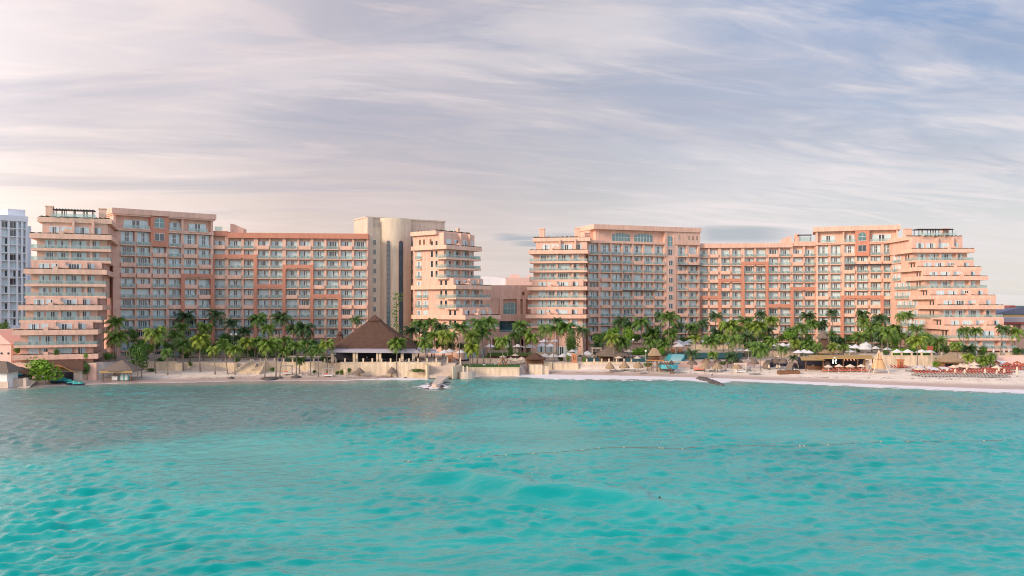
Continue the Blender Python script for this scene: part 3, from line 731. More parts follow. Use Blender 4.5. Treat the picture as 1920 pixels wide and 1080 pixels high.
for a, c in ((1541, 1565), (1586, 1602), (1635, 1671)):
    S.window(S.at(a, 1.4), S.at(c, 1.4), 1.42, 47.3, 50.1, WIN[3]); S.balcony(S.at(a)-.6, S.at(c)+.6, -.3, 47.2)
portal(S, S.at(1576.5, -.9), S.at(1657, -.9), Lz(5)+1.35, 1.15, S.g)
b = MB(); b.box(S.at(1583), S.W, -1.5, -.6, Lz(1)-3.92+3.5, Lz(1)-.1); S.mb(b, 'awning', M['darkmetal'])
S.flush()

# ------------------------------------------------------------------ stepped towers
def stepped_tower(label, lab, A, B, depth, levels, roof, wins, side, g=3.0, inset=1.2, pergola=None, stacks=(), side_slots=True, mirror=False, pd=None, lat=0.0):
    """levels: (z, kind, forward offset); roof = (z, fwd, x0, x1). side = 'right'/'left': the flank one can see."""
    S = Section('hotel_tower', 'hotel building', label, A, B, depth, g=g, ztop=roof[0]); W = S.W
    wall = MB(); zr, fr, rx0, rx1 = roof
    prev_z = zr
    lv = levels + [(g, 'end', levels[-1][2])]
    prev = None
    for k, (z, kind, fw) in enumerate(lv):
        sh = lat*fw
        x0, x1 = (inset+sh, W-inset+sh) if k else (rx0+inset, rx1-inset)
        front = -fw + 2.3
        wall.box(x0, x1, front, depth-.3, z-.2 if kind != 'end' else g, prev_z-.15 if k else zr-.3)
        # piers between rooms
        for q in (.475, .78):
            xp = x0+(x1-x0)*q; wall.box(xp-.35, xp+.35, front-1.3, front+.1, max(z-.1, g), prev_z-.3)
        for i, (q, w) in enumerate(wins):
            xw = x0+(x1-x0)*q; S.window(xw-w/2, xw+w/2, front-.05, z+.08, z+.08+(2.6 if prev_z-z < 4 else 3.2), WIN[R.randrange(len(WIN))] if w > 2.4 else R.choice((SMALL[1], SMALL[1], SMALL[2])))
            if kind in ('slab',) and R.random() < .85:
                for sd, dx in (('left', -.9), ('right', .9)):
                    S.chair(xw+dx, front-1.0, z, f"{sd} chair by {ORD[i]} window from left, {ORD[k]} floor down, {lab}")
        prev_z = z
    S.mb(wall, 'wall', M['salmon'])
    # roof slab
    b = MB(); b.box(rx0, rx1, -fr, depth, zr-1.0, zr+.45); S.mb(b, 'roof', M['band'])
    b = MB()
    for x in np.arange(rx0+.3, rx1-.5, .5): b.box(x, x+.45, -fr+.15, -fr+.7, zr+.45, zr+.62+.3*R.random())
    tag(S.mb(b, 'roof_planting', M['plant']), kind='stuff')
    for k, (z, kind, fw) in enumerate(levels):
        sh = lat*fw; S_off = (sh, 0, S.g)
        if kind == 'planter':
            b = MB(); e = .35; dk = depth-.6-k*.01 if pd is None else min(depth-.6, -fw+pd)
            b.box(-e, W+e, -fw-.3, dk, z-.45, z-.05); b.box(-e, W+e, -fw-.3, -fw+.5, z-.05, z+1.0)
            b.box(-e, .25, -fw+.5, dk, z-.05, z+1.0); b.box(W-.25, W+e, -fw+.5, dk, z-.05, z+1.0)
            xs_ = W*(.40 if not mirror else .62)
            b.box(xs_-1.1, xs_+.1, -fw-.34, -fw+2.2, z-.0, z+1.75); b.vprism([(xs_, z+.9), (xs_+3.2, z+.9), (xs_+2.6, z+1.9), (xs_+1.3, z+2.55), (xs_, z+2.7)], -fw+.9, -fw+1.2)
            b.build('planter_terrace', M['band'], S.e, off=(-sh, 0, S.g))
            p = MB(); x = -e+.1
            while x < W+e-.5:
                if not (xs_-1.3 < x < xs_+.1): p.box(x, x+.5, -fw-.22, -fw+.4, z+.98, z+1.14+.16*R.random())
                x += .5
            tag(p.build('planter_plants', M['plant'], S.e, off=(-sh, 0, S.g)), kind='stuff')
        elif kind == 'slab':
            b = MB(); b.box(-.1, W+.1, -fw, -fw+5.0, z-.5, z-.02); b.box(-.12, W+.12, -fw-.02, -fw+.25, z-.52, z+.22)
            f = b.build('terrace', M['band'], S.e, off=(-sh, 0, S.g))
            r = MB(); r.box(0, W, -fw+.06, -fw+.09, z+.22, z+1.15, 0); r.box(0, W, -fw+.04, -fw+.12, z+1.15, z+1.22, 1)
            xs_ = (W-.1) if side == 'right' else .07
            r.box(.04, .07, -fw+.1, 5, z-.02, z+1.15, 0); r.box(W-.07, W-.04, -fw+.1, 5, z-.02, z+1.15, 0)
            r.box(.02, .09, -fw+.12, 5, z+1.15, z+1.22, 1); r.box(W-.09, W-.02, -fw+.12, 5, z+1.15, z+1.22, 1)
            r.build('railing', [M['glass'], M['rail']], f, off=(-sh, 0, S.g))
    # flank: narrow slots and small windows on every floor
    xs_, dx = (W-inset, .03) if side == 'right' else (inset, -.03)
    if side_slots:
        for k, (z, kind, fw) in enumerate(levels):
            for q, w in ((3.0, .9), (5.2, .9)):
                yy0 = -fw+2.3+q
                b = MB(); b.box(xs_-.05+lat*fw, xs_+dx+lat*fw, yy0, yy0+w, z+.5, z+2.6); S.mb(b, 'side_window', M['dark'])
    for x, d, w, h in stacks:
        b = MB(); b.box(x, x+w, d, d+w, zr+.4, zr+h); b.box(x-.15, x+w+.15, d-.15, d+w+.15, zr+h, zr+h+.3); S.mb(b, 'chimney', M['band'])
    if pergola:
        x0, x1 = pergola; b = MB(); b.box(x0-.6, x1+.6, 1.2, 5.5, zr+2.75, zr+2.9, 0)
        for i in range(int((x1-x0)/.8)+2): b.box(x0-.4+i*.8, x0-.3+i*.8, .9, 5.8, zr+2.9, zr+3.1, 0)
        n = 5
        for i in range(n): x = x0+(x1-x0)*i/(n-1); b.box(x-.1, x+.1, 1.3, 1.5, zr+.45, zr+2.75, 0); b.box(x-.1, x+.1, 5.1, 5.3, zr+.45, zr+2.75, 0)
        for i in range(3): x = x0+(x1-x0)*(i+.5)/3; b.box(x-.22, x+.22, 3, 3.4, zr+.45, zr+2.74, 1)
        S.mb(b, 'pergola', [M['darkmetal'], M['cream']])
        r = MB(); r.box(x0-1, x1+1.0, .3, .34, zr+.5, zr+1.5); S.mb(r, 'railing', M['glass'])
    S.flush()
    return S

W4 = [(.18, 2.6), (.37, 3.4), (.60, 4.0), (.82, 2.8)]
lvL = [(41.8, 'planter', 0)] + [(Lz(k), kd, fw) for k, kd, fw in ((1, 'slab', 0), (2, 'slab', 0), (3, 'planter', 3), (4, 'slab', 3), (5, 'slab', 3), (6, 'planter', 5.6), (7, 'slab', 5.6), (8, 'planter', 8.2), (9, 'slab', 8.2), (10, 'planter', 8.2))]
TL = stepped_tower('stepped salmon tower at far left end with dark rooftop pergola between two chimneys', 'left end tower',
    (-139.9, 248.2), (-120.3, 255.6), 29, lvL, (47.3, -1.6, 1.4, 21.2), W4, 'right', lat=-.36, pd=30, pergola=(6.0, 16.0), stacks=((3.4, 2.5, 1.9, 3.6), (17.6, 2.5, 1.9, 3.4)))
lvR = [(41.8, 'planter', 0)] + [(Lz(k), kd, fw) for k, kd, fw in ((1, 'slab', 0), (2, 'planter', 4.5), (3, 'planter', 9), (4, 'slab', 9), (5, 'planter', 14), (6, 'planter', 19), (7, 'slab', 19), (8, 'planter', 24), (9, 'slab', 28), (10, 'slab', 28))]
TR = stepped_tower('stepped salmon tower at far right end whose planted terraces descend towards the sea', 'right end tower',
    (149.3, 318), (172.0, 318), 22, lvR, (47.3, -4.5, -.4, 21), [(.16, 2.8), (.38, 3.6), (.62, 4.0), (.84, 2.8)], 'left', pd=16, pergola=(3.0, 15.5), stacks=((-.2, 5.2, 2.4, 3.2), (14.5, 6, 2.2, 3.4)), mirror=True)
lvC = [(41.8, 'planter', 0)] + [(Lz(k), kd, fw) for k, kd, fw in ((1, 'slab', 0), (2, 'slab', 0), (3, 'slab', 0), (4, 'planter', 4.2), (5, 'slab', 4.2), (6, 'slab', 4.2), (7, 'planter', 7.6), (8, 'slab', 7.6))]
RC = stepped_tower('stepped salmon tower right of the low link building, three square chimneys on its roof', 'tower right of centre',
    (6.7, 327), (28.4, 323.5), 16, lvC, (47.2, -1.6, 1.0, 23.0), [(.20, 2.8), (.38, 3.0), (.60, 4.4), (.82, 3.0)], 'right', stacks=((3.4, 3, 2.0, 3.9), (17.0, 3, 2.0, 3.9), (20.6, 7, 1.8, 2.4)))
lvM = [(41.8, 'planter', 0)] + [(Lz(k), kd, fw) for k, kd, fw in ((1, 'slab', 0), (2, 'slab', 0), (3, 'slab', 0), (4, 'planter', 4.5), (5, 'slab', 4.5), (6, 'slab', 4.5), (7, 'planter', 8.7), (8, 'slab', 8.7))]
oc = Vector((-22.8, 296.5)); ud = Vector((.61, .79)).normalized()
LC = stepped_tower('stepped salmon tower turned at an angle, just right of the round stair tower', 'tower beside stair tower',
    tuple(oc), tuple(oc+ud*18.6), 17.4, lvM, (47.6, -5.0, 0, 19.0), [(.15, 2.4), (.42, 3.2), (.72, 3.4), (.90, 1.6)], 'left', stacks=((14, 7, 1.0, 2.0),))
# balcony stacks on the flanks that face left
def flank_stack(T, label, d0, d1, xin, ks, n=1, fwd=0):
    """balconies on the left flank of tower T between depths d0..d1"""
    w = (d1-d0)/n
    for k in ks:
        for i in range(n):
            a = d1 - i*w
            T2 = Matrix.Rotation(-math.pi/2, 4, 'Z')
            z = Lz(k)
            o = inst('balcony', SLAB, T.e, (xin, a, z-T.g), (w-.5, 1, 1), -math.pi/2); inst('railing', RAIL, o, (0, 0, 0))
            v = R.choice(WIN[1:5]); wn = inst('window', v[0], T.e, (xin-.03, a-.35, z+.05-T.g), (w-1.1, 1, 2.5), -math.pi/2); inst('pane', v[1], wn, (0, 0, 0))
flank_stack(LC, '', 12.5, 15.6, 1.2, (1, 2, 3, 4)); flank_stack(LC, '', 9.2, 15.6, 1.2, (5, 6, 7, 8), 2)
for z in (43.2,):
    for dq in (3, 6.2, 8.2):
        b = MB(); b.vprism(arch_poly(0, .8, 0, 1.9), -.02, .05); o = b.build('side_window', M['wood'], LC.e); o.location = (1.15, 6+dq, z-LC.g+.2); o.rotation_euler = (0, 0, -math.pi/2)
flank_stack(TR, '', 11.5, 19, 1.2, (1, 2, 3), 2); flank_stack(TR, '', 3.5, 17, 1.2, (4, 5), 3); flank_stack(TR, '', -2.0, 15, 1.2, (6, 7), 4); flank_stack(TR, '', -7.5, 12, 1.2, (8, 9), 4)
flank_stack(TL, '', 0, 0.01, 0, (), 1)

# ------------------------------------------------------------------ round stair tower
S = Section('stair_tower', 'hotel tower', 'cream tower with rounded front and tall narrow arched glass strips, left of centre', (wx(686, 313), 313), (wx(834, 330), 330), 12, ztop=53.8)
b = MB(); b.box(0, S.W, 0, S.depth, S.g, 53.8); b.box(-.2, S.W+.3, -.3, S.depth+.3, 53.8, 54.3); b.box(-.1, 2.0, -1.8, .05, S.g, 53.9)
S.mb(b, 'wall', M['grey'])
# window wall left of the cylinder, and right of it
b = MB(); b.box(2.0, 5.6, -.5, .1, S.g, 50.5); b.box(S.at(768), S.at(777), -2.2, .1, S.g, 47.5); S.mb(b, 'side_wall', M['cream'])
for k in range(-1, 9):
    z = Lz(k)-.2
    x = S.at(702.2, -.5); S.window(x-.5, x+.5, -.56, z-1.2, z+.7, SMALL[0])
    x = S.at(771.5, -2.2); S.window(x-.45, x+.45, -2.26, z-1.2, z+.7, SMALL[0])
cx_, r_ = S.at(741, 0), 6.2
b = MB()
pts = []
for i in range(33):
    a = math.pi*(1+i/32); pts.append((cx_+r_*math.cos(a), .3+r_*1.05*math.sin(a)*.85))
pts += [(cx_+r_, .6), (cx_-r_, .6)]
b.prism(pts, S.g, 53.9); S.mb(b, 'rounded_bay', M['cream'])
def strip(ang, w, z0, z1, m, name='glass_strip'):
    b = MB(); cxx, rr = cx_, r_
    n = 10
    def P(x, z, off):                                 # wrap onto the cylinder
        a = ang + x/rr; return (cxx+(rr+off)*math.sin(a), .3-(rr+off)*math.cos(a)*1.05*.85, z)
    prof = arch_poly(-w/2, w/2, z0, z1)
    for off, sc, mi in ((.14, 1.32, 0),):
        q = [(x*sc, z+(w*.16 if z > z1-w else 0)) for x, z in prof]
        k = len(b.v); b.v += [P(x, z, off-.05) for x, z in q]; b.f.append(tuple(range(k, k+len(q)))); b.m.append(0)
        k = len(b.v); b.v += [P(x, z, off) for x, z in prof]; b.f.append(tuple(range(k, k+len(prof)))); b.m.append(1)
    z = z0+2
    while z < z1-1.5:
        k = len(b.v); b.v += [P(-w/2, z, off+.03), P(w/2, z, off+.03), P(w/2, z+.12, off+.03), P(-w/2, z+.12, off+.03)]; b.f.append((k, k+1, k+2, k+3)); b.m.append(2); z += 1.75
    S.mb(b, name, [M['salmon'], m, M['darkmetal']])
strip(-.76, 1.45, 10, 45.5, M['blueglass']); strip(.0, 1.65, 8, 45.5, M['blueglass']); strip(-1.52, .9, 12, 45.3, M['darkmetal'], 'slot')
b = MB(); 
for px in (784.5, 790, 803, 817): x = S.at(px, -.1); b.box(x-.12, x+.12, -.08, 0, 47.5, 50.2)
S.mb(b, 'slot', M['darkmetal'])
S.flush()

# ------------------------------------------------------------------ low link building in the centre, and roofs beyond
S = Section('link_building', 'hotel building', 'low salmon link building with two large arched windows between the centre towers', (wx(880, 330), 330), (wx(1003, 333), 333), 18, ztop=28.8)
b = MB(); b.box(0, S.W, 1.2, S.depth, S.g, 29.4); b.box(-.3, S.W, -.2, 1.3, 24.1, 29.5); b.box(0, S.at(940), 0, 1.3, 16.0, 24.2)
b.box(0, S.W, -1.0, 1.3, 15.6, 18.2); b.box(0, S.at(936), -.9, 1.3, 11.2, 15.7); b.box(S.at(984), S.W, -.9, 1.3, 11.2, 15.7); b.box(0, S.W, -3.2, 1.3, 8.8, 11.3)
for px in (940, 972, 983): x = S.at(px); b.box(x-.7, x+.7, -.6, 1.3, 18.0, 24.2)
for px in (905, 921, 941, 962, 984, 998): x = S.at(px, -3); b.box(x-.55, x+.55, -3.0, -2, S.g, 8.9)
S.mb(b, 'wall', M['salmon'])
for a, c in ((914, 936), (944, 971.5)): arched_window(S, S.at(a, 1), S.at(c, 1), 18.3, 22.9, 1.1, M['tealglass'], r=1.6, mull=3)
b = MB(); b.box(S.at(936.2), S.at(983.8), 1.05, 1.15, 11.4, 15.5); S.mb(b, 'window', M['blueglass'])
b = MB(); b.box(S.at(936), S.at(984), -3.1, -3.0, 11.3, 12.3); S.mb(b, 'railing', M['glass'])
b = MB(); x = S.at(981); b.box(x-.5, x+.5, -.25, -.1, 25.6, 27.0); S.mb(b, 'vent', M['wood'])
b = MB()
for i in range(5): x = S.at(948+i*8.5, -2); b.box(x-.5, x+.5, 1.08, 1.18, 4.0, 8.2)
S.mb(b, 'ground_opening', M['dark']); S.flush()
b = MB(); x0, x1 = wx(902, 420), wx(956, 420)
b.vprism([(x0-8, 20), (x1, 20), (x1, 33.5), (x1-3, 35.0), (x0+4, 35.8), (x0-8, 35.8)], 0, 30)
o = b.build('roof_hall', M['hwhite'], loc=(0, 420, 0)); tag(o, 'grey curved metal roof of a hall showing behind the low link building', 'building')
b = MB(); x0, x1 = wx(948, 400), wx(1001, 400)
b.box(x0, x1, 400, 420, 20, 34.6); b.box(x0+2, x0+6.5, 402, 412, 34.6, 36.2); b.box(x1-3, x1-1, 402, 404, 34.6, 36)
tag(b.build('service_building', M['pinkr']), 'pale pink flat-roofed block peeking out behind link building, beside grey roof', 'building')

# ------------------------------------------------------------------ neighbours
S = Section('white_hotel', 'hotel building', 'pale blue-white high-rise hotel at the far left edge of the view', (wx(-60, 330), 330), (wx(51, 345), 345), 20, g=2.6, ztop=56.5)
b = MB(); b.box(0, S.W, 1.2, S.depth, 12, 56.5); b.box(-.2, S.W+.3, -.3, S.depth, 55.4, 57.6); b.box(S.W-6, S.W+.5, 4, S.depth-4, 57.5, 60.6)
b.box(0, S.W+2.2, -1.5, S.depth, 6.8, 13.2); b.box(S.W, S.W+2.4, 3, S.depth, 13, 54)
cols = [-60, -44, -28, -12, 1, 16.5, 32.5, 41.5, 50]; zs = [52.6-3.25*k for k in range(13)]
for c in cols + [-62]: x = S.at(c); b.box(x-.35, x+.35, 0, 1.3, 12, 55.5)
for z in zs: b.box(0, S.W, -.05, 1.25, z-.35, z)
S.mb(b, 'wall', M['hwhite'])
for z in zs:
    for a, c in zip(cols[:-1], cols[1:]): S.window(S.at(a+1.5, 1.2), S.at(c-1.5, 1.2), 1.15, z+.05, z+2.5, win_cd if False else R.choice((SMALL[2], SMALL[2], SMALL[1], SMALL[0])))
b = MB(); b.box(0, S.W+.5, -1.6, -.9, 3, 6.6); S.mb(b, 'ground_glazing', M['dark']); S.flush()

def simple_house(name, label, px0, px1, D, zb, ze, zr, depth, mw, mr, holes=()):
    x0, x1 = wx(px0, D), wx(px1, D); e = empty(name, ((x0+x1)/2, D, zb), 0, label, 'building'); w = (x1-x0)/2
    b = MB(); b.box(-w, w, 0, depth, 0, ze-zb); b.build('wall', mw, e)
    b = MB(); h = ze-zb; r = zr-zb
    b.vprism([(-w-.5, h), (w+.5, h), (w*.25, r), (-w*.25, r)], -.5, depth+.5); b.build('roof', mr, e)
    for px, z in holes:
        b = MB(); b.lathe([(.35, 0), (.35, .1)], 10); o = b.build('round_window', M['dark'], e); o.location = (wx(px, D)-(x0+x1)/2, -.02, z-zb); o.rotation_euler = (math.pi/2, 0, 0)
    return e
simple_house('beach_villa', 'small pink villa with pale hipped roof at far left edge, beside palm thatch huts', -60, 21, 262, 2.6, 9.8, 14.2, 14, M['pinkr'], M['pinkr'], ((3, 7.0), (16, 7.0)))
simple_house('yellow_house', 'yellow house with slate blue roof glimpsed beyond the right end tower', 1862, 1990, 380, 2, 17.6, 20.6, 16, M['yellow'], M['blueroof'], ((1870, 14.8),))
simple_house('red_roof_house', 'little house with red tiled hipped roof behind the yellow house', 1884, 1912, 398, 2, 18.6, 21.6, 8, M['yellow'], M['redroof'])
e = empty('canopy_pavilion', (wx(1900, 330), 330, 3.0), 0, 'pink pavilion under a pale curved standing-seam roof right of right end tower', 'building')
b = MB(); b.box(-7.5, 24, 1.5, 14, 0, 12.1); b.box(-5, -3.8, -1, .2, 0, 12.1); b.box(2.4, 3.6, -1, .2, 0, 12.1); b.box(10, 11, -1, .2, 0, 12.1); b.build('wall', M['pinkr'], e)
b = MB(); b.vprism([(-10, 12.2), (24, 12.2), (24, 13.9), (0, 13.9), (-4, 13.7), (-7, 13.0)], -2, 14); b.build('roof', M['lavroof'], e)
b = MB(); b.vprism([(-9.6, 11.5), (24, 11.5), (24, 12.25), (-8.0, 12.25)], -2.1, -2.02); b.build('fascia', M['redroof'], e)
e = empty('ground_pavilion', (wx(1895, 312), 312, 5.4), 0, 'low peach pavilion behind the terrace at the right edge of the view', 'building')
b = MB(); b.box(-8, 20, 0, 8, -2, 4.6); b.box(-8.3, 20, -.4, .3, 4.6, 5.6); b.box(1.5, 2.2, -.3, .1, 0, 4.6); b.build('wall', M['salmon'], e)

# patio chairs on the balconies
def chair_mesh():
    b = MB(); b.box(-.32, .32, -.3, .3, .36, .46); b.box(-.32, .32, .24, .32, .46, 1.0); b.box(-.34, -.27, -.3, .3, .46, .68); b.box(.27, .34, -.3, .3, .46, .68)
    for x in (-.3, .24):
        for y in (-.28, .24): b.box(x, x+.06, y, y+.06, 0, .36)
    return b.mesh('patio_chair', [M['chair']])
CH = chair_mesh(); CHAIRS.sort(key=lambda t: t[0]); 
for d, w, a, lab in CHAIRS[:300]:
    o = inst('patio_chair', CH, None, tuple(w), (1, 1, 1), a + R.uniform(-.3, .3)); tag(o, lab, 'chair', 'chairs on the hotel balconies')
if CHAIRS[300:]:
    o = merged('patio_chairs', [(CH, Matrix.Translation(w) @ Matrix.Rotation(a, 4, 'Z')) for d, w, a, lab in CHAIRS[300:]])
    tag(o, 'small dark patio chairs on the farther hotel balconies, too far off to count', 'chairs', 'chairs on the hotel balconies', 'stuff')
# ------------------------------------------------------------------ vegetation
def palm_crown(seed, lush=1.0, droop=1.0, nf=22):
    """unit crown: fronds reach about 1 unit from the centre"""
    r = random.Random(seed); b = MB()
    for i in range(nf):
        az = 2*math.pi*i*0.381966*1.0 + r.uniform(-.25, .25)
        t0 = i/nf
        el = math.radians(78 - 98*t0**1.05 + r.uniform(-9, 9)); L = (.95 + .22*r.random())*(.80 if t0 < .12 else 1.0)
        p = Vector((0, 0, .02)); ca, sa = math.cos(az), math.sin(az)
        n = 9; pts = []; e = el
        for k in range(n+1):
            pts.append(p.copy()); st = L/n
            p = p + Vector((ca*math.cos(e), sa*math.cos(e), math.sin(e)))*st
            e -= (math.radians(6 + 7.5*k/n*2)*droop)*(1.0 if el < 1.2 else .8)
        side = Vector((-sa, ca, 0))
        mi = 1 if (t0 > .90 and r.random() < .7) else 0
        for k in range(n):
            a, c = pts[k], pts[k+1]; w = .012*(1-k/n)+.003
            b.quad(tuple(a-side*w), tuple(a+side*w), tuple(c+side*w), tuple(c-side*w), mi)
            if k == 0: continue
            prof = math.sin(math.pi*min(1, (k+.6)/(n+.6)))**.6
            ll = .36*prof*lush
            ax = (c-a).normalized()
            for s in (-1, 1):
                for q in (0, .5):
                    o = a.lerp(c, q)
                    dr = (side*s*.80 + ax*.55 + Vector((0, 0, -.50-.35*r.random()))).normalized()
                    tip = o + dr*ll*r.uniform(.8, 1.1)
                    wv = ax*(.026*lush)
                    b.quad(tuple(o-wv), tuple(o+wv), tuple(tip+wv*.35), tuple(tip-wv*.35), mi)
    if r.random() < .7:
        for k in range(5):
            a = r.uniform(0, 6.28); b.lathe([(0.0, -.16), (.035, -.12), (.04, -.08), (0.01, -.04)], 5, (.06*math.cos(a), .06*math.sin(a)), 1)
    return b
CROWN = {}
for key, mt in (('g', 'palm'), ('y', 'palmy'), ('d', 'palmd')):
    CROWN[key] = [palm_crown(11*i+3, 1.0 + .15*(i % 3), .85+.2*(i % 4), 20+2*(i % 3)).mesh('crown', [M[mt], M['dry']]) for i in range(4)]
TRUNKS = []
for s in range(4):
    b = MB(); r = random.Random(s); bend = r.uniform(-.05, .05); bend2 = r.uniform(-.04, .04)
    pts = [(bend*math.sin(t*1.5)*1.0*t*4, bend2*t*t*3, t) for t in [i/10 for i in range(11)]]
    ex = pts[-1]; pts = [(x-ex[0]*1.0+ex[0], y, z) for x, y, z in pts]
    # unit height; radii are divided by the scale later through a wide base ring
    b.tube(pts, [.34, .22, .18, .165, .16, .155, .15, .145, .14, .135, .13], 7)
    TRUNKS.append((b, pts))
PALMS = []
def palm(px, yc, r, D=None, base=None, kind='g', zone='', adj=''):
    """crown centre seen at (px, yc), crown radius r in photo pixels; stands at depth D, or where the ground is seen at base=(px, py)"""
    if base: bx, D, z0 = hit(*base)
    else: bx = wx(px, D) + R.uniform(-.6, .6); z0 = gz(bx, D)
    cx_, cz_ = wx(px, D), wz(yc, D)
    h = cz_ - z0
    PALMS.append((zone, px, dict(bx=bx, D=D, z0=z0, cx=cx_, cz=cz_, h=h, r=r*D/F*1.22, kind=kind, adj=adj)))
def ordinal(i): return ORD[i] if i < len(ORD) else ORD[-1]
def make_palms():
    zones = {}
    for z, px, d in PALMS: zones.setdefault(z, []).append((px, d))
    k = 0
    for z, lst in zones.items():
        lst.sort(key=lambda t: t[0])
        for i, (px, d) in enumerate(lst):
            word = {'g': 'green', 'y': 'yellow-green', 'd': 'dark green'}[d['kind']]
            n = f'{ordinal(i)} from left ' if len(lst) > 1 else ''
            e = empty('palm_tree', (d['bx'], d['D'], d['z0']-.15), R.uniform(0, 6.28), f'{word} coconut palm, {n}{z}', 'palm tree', 'coconut palms around the resort')
            e.rotation_euler = (0, 0, 0)
            tb, pts = TRUNKS[k % 4]
            h = max(1.0, d['h']+.15); dx = d['cx']-d['bx']
            b = MB(); hw = .9 if h > 4 else .7
            P = []
            for j in range(11):
                t = j/10; P.append((dx*t**1.6 + (pts[j][0]-pts[10][0]*t)*h*.6, (pts[j][1]-pts[10][1]*t)*h*.5, h*t))
            b.tube(P, [hw*q for q in (.36, .24, .19, .17, .165, .16, .155, .15, .145, .14, .15)], 7)
            b.build('trunk', M['trunk'], e)
            m = CROWN[d['kind']][k % 4]
            s = d['r']; o = inst('crown', m, e, (dx, 0, h), (s, s, s*R.uniform(.9, 1.1)), R.uniform(0, 6.28))
            k += 1
# ---- left: by the end tower and lawn
def pz(zone, rows):
    for row in rows: palm(row[0], row[1], row[2], zone=zone, **row[3])
pz('between left end tower and thatched beach hut', [(217, 607, 19, dict(D=262, kind='g')), (219, 634, 22, dict(D=256, kind='y')), (292, 626, 22, dict(base=(292, 700), kind='y')), (313, 662, 14, dict(base=(314, 703), kind='g'))])
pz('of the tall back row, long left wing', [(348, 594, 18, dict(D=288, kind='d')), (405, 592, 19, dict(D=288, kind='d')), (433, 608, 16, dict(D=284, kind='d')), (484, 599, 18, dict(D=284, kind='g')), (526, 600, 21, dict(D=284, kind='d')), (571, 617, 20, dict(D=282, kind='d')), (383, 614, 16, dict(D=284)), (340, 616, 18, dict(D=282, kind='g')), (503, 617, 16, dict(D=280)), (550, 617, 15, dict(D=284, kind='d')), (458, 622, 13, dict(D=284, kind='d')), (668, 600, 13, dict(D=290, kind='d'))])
pz('on the terrace behind the cream beach wall', [(330, 632, 18, dict(D=272)), (353, 653, 14, dict(D=268, kind='y')), (382, 648, 16, dict(D=272)), (462, 643, 16, dict(D=274, kind='y')), (418, 645, 15, dict(D=270, kind='g')), (480, 640, 14, dict(D=276)), (535, 640, 15, dict(D=276)), (575, 645, 14, dict(D=276)), (445, 636, 13, dict(D=280, kind='d'))])
pz('on the sand before curved cream wall', [(343, 645, 16, dict(base=(343, 695))), (376, 637, 19, dict(base=(376, 697), kind='y')), (400, 657, 14, dict(base=(403, 702), kind='y')), (420, 653, 15, dict(base=(427, 702))), (440, 656, 16, dict(base=(440, 703), kind='y'))])
pz('on sand between stairs and restaurant', [(502, 648, 19, dict(base=(497, 709))), (517, 642, 16, dict(base=(517, 707))), (532, 660, 13, dict(base=(525, 709), kind='y')), (555, 649, 16, dict(base=(555, 706))), (562, 675, 10, dict(base=(562, 701))), (582, 657, 16, dict(base=(582, 704))), (598, 660, 12, dict(base=(597, 707))), (613, 647, 16, dict(base=(613, 700), kind='y'))])
pz('in front of the thatched restaurant wall', [(745, 644, 18, dict(base=(745, 707), kind='y')), (797, 644, 17, dict(base=(797, 701), kind='y'))])
pz('between thatched restaurant and turned tower', [(787, 610, 18, dict(D=284)), (808, 608, 18, dict(D=284)), (827, 616, 16, dict(D=284, kind='d')), (772, 622, 17, dict(D=280, kind='d')), (835, 630, 16, dict(D=276, kind='y')), (815, 632, 15, dict(D=278)), (848, 630, 14, dict(D=282)), (800, 628, 14, dict(D=280, kind='d'))])
pz('near the lawn in front of the turned tower', [(863, 616, 20, dict(D=268, kind='g')), (897, 611, 20, dict(D=280)), (917, 606, 18, dict(D=282)), (885, 632, 17, dict(D=276, kind='y')), (885, 654, 16, dict(D=266, kind='y')), (905, 628, 17, dict(D=278)), (942, 640, 15, dict(D=272, kind='y'))])
pz('before the low link building', [(977, 612, 17, dict(D=296)), (965, 630, 14, dict(D=290, kind='g')), (997, 633, 15, dict(D=284, kind='y')), (985, 625, 14, dict(D=292))])
pz('before the tower right of centre', [(1022, 619, 18, dict(D=286)), (1040, 618, 16, dict(D=280)), (1062, 615, 19, dict(D=279)), (1045, 602, 11, dict(D=305, kind='d')), (1092, 620, 16, dict(D=286, kind='d'))])
pz('around the big thatched pool bar', [(1148, 635, 16, dict(D=280, kind='y')), (1167, 642, 15, dict(D=282, kind='g')), (1120, 650, 12, dict(D=296, kind='d'))])
pz('of the back row, centre-right block', [(1165, 607, 20, dict(D=312, kind='d')), (1180, 612, 16, dict(D=310, kind='d')), (1202, 606, 18, dict(D=305)), (1237, 592, 13, dict(D=312, kind='d')), (1255, 598, 20, dict(D=304, kind='g')), (1225, 625, 15, dict(D=308)), (1258, 626, 15, dict(D=306)), (1270, 612, 13, dict(D=312, kind='d'))])
pz('between the lifeguard hut and the hotel', [(1220, 643, 16, dict(D=294)), (1245, 646, 14, dict(D=292)), (1232, 655, 12, dict(D=300, kind='g'))])
pz('of the tall back row, long right wing', [(1298, 615, 15, dict(D=318)), (1317, 607, 16, dict(D=318, kind='d')), (1342, 594, 13, dict(D=322, kind='d')), (1367, 611, 19, dict(D=308)), (1397, 604, 17, dict(D=315)), (1408, 613, 15, dict(D=308)), (1427, 591, 13, dict(D=325, kind='d')), (1422, 613, 18, dict(D=306, kind='y')), (1447, 602, 15, dict(D=318, kind='g')), (1440, 622, 14, dict(D=312, kind='d')), (1385, 620, 16, dict(D=306)), (1503, 617, 18, dict(D=304)), (1515, 594, 15, dict(D=322, kind='d')), (1523, 608, 14, dict(D=318)), (1540, 608, 13, dict(D=322, kind='d')), (1560, 587, 13, dict(D=318, kind='d')), (1485, 622, 13, dict(D=312, kind='d')), (1345, 625, 15, dict(D=312, kind='d'))])
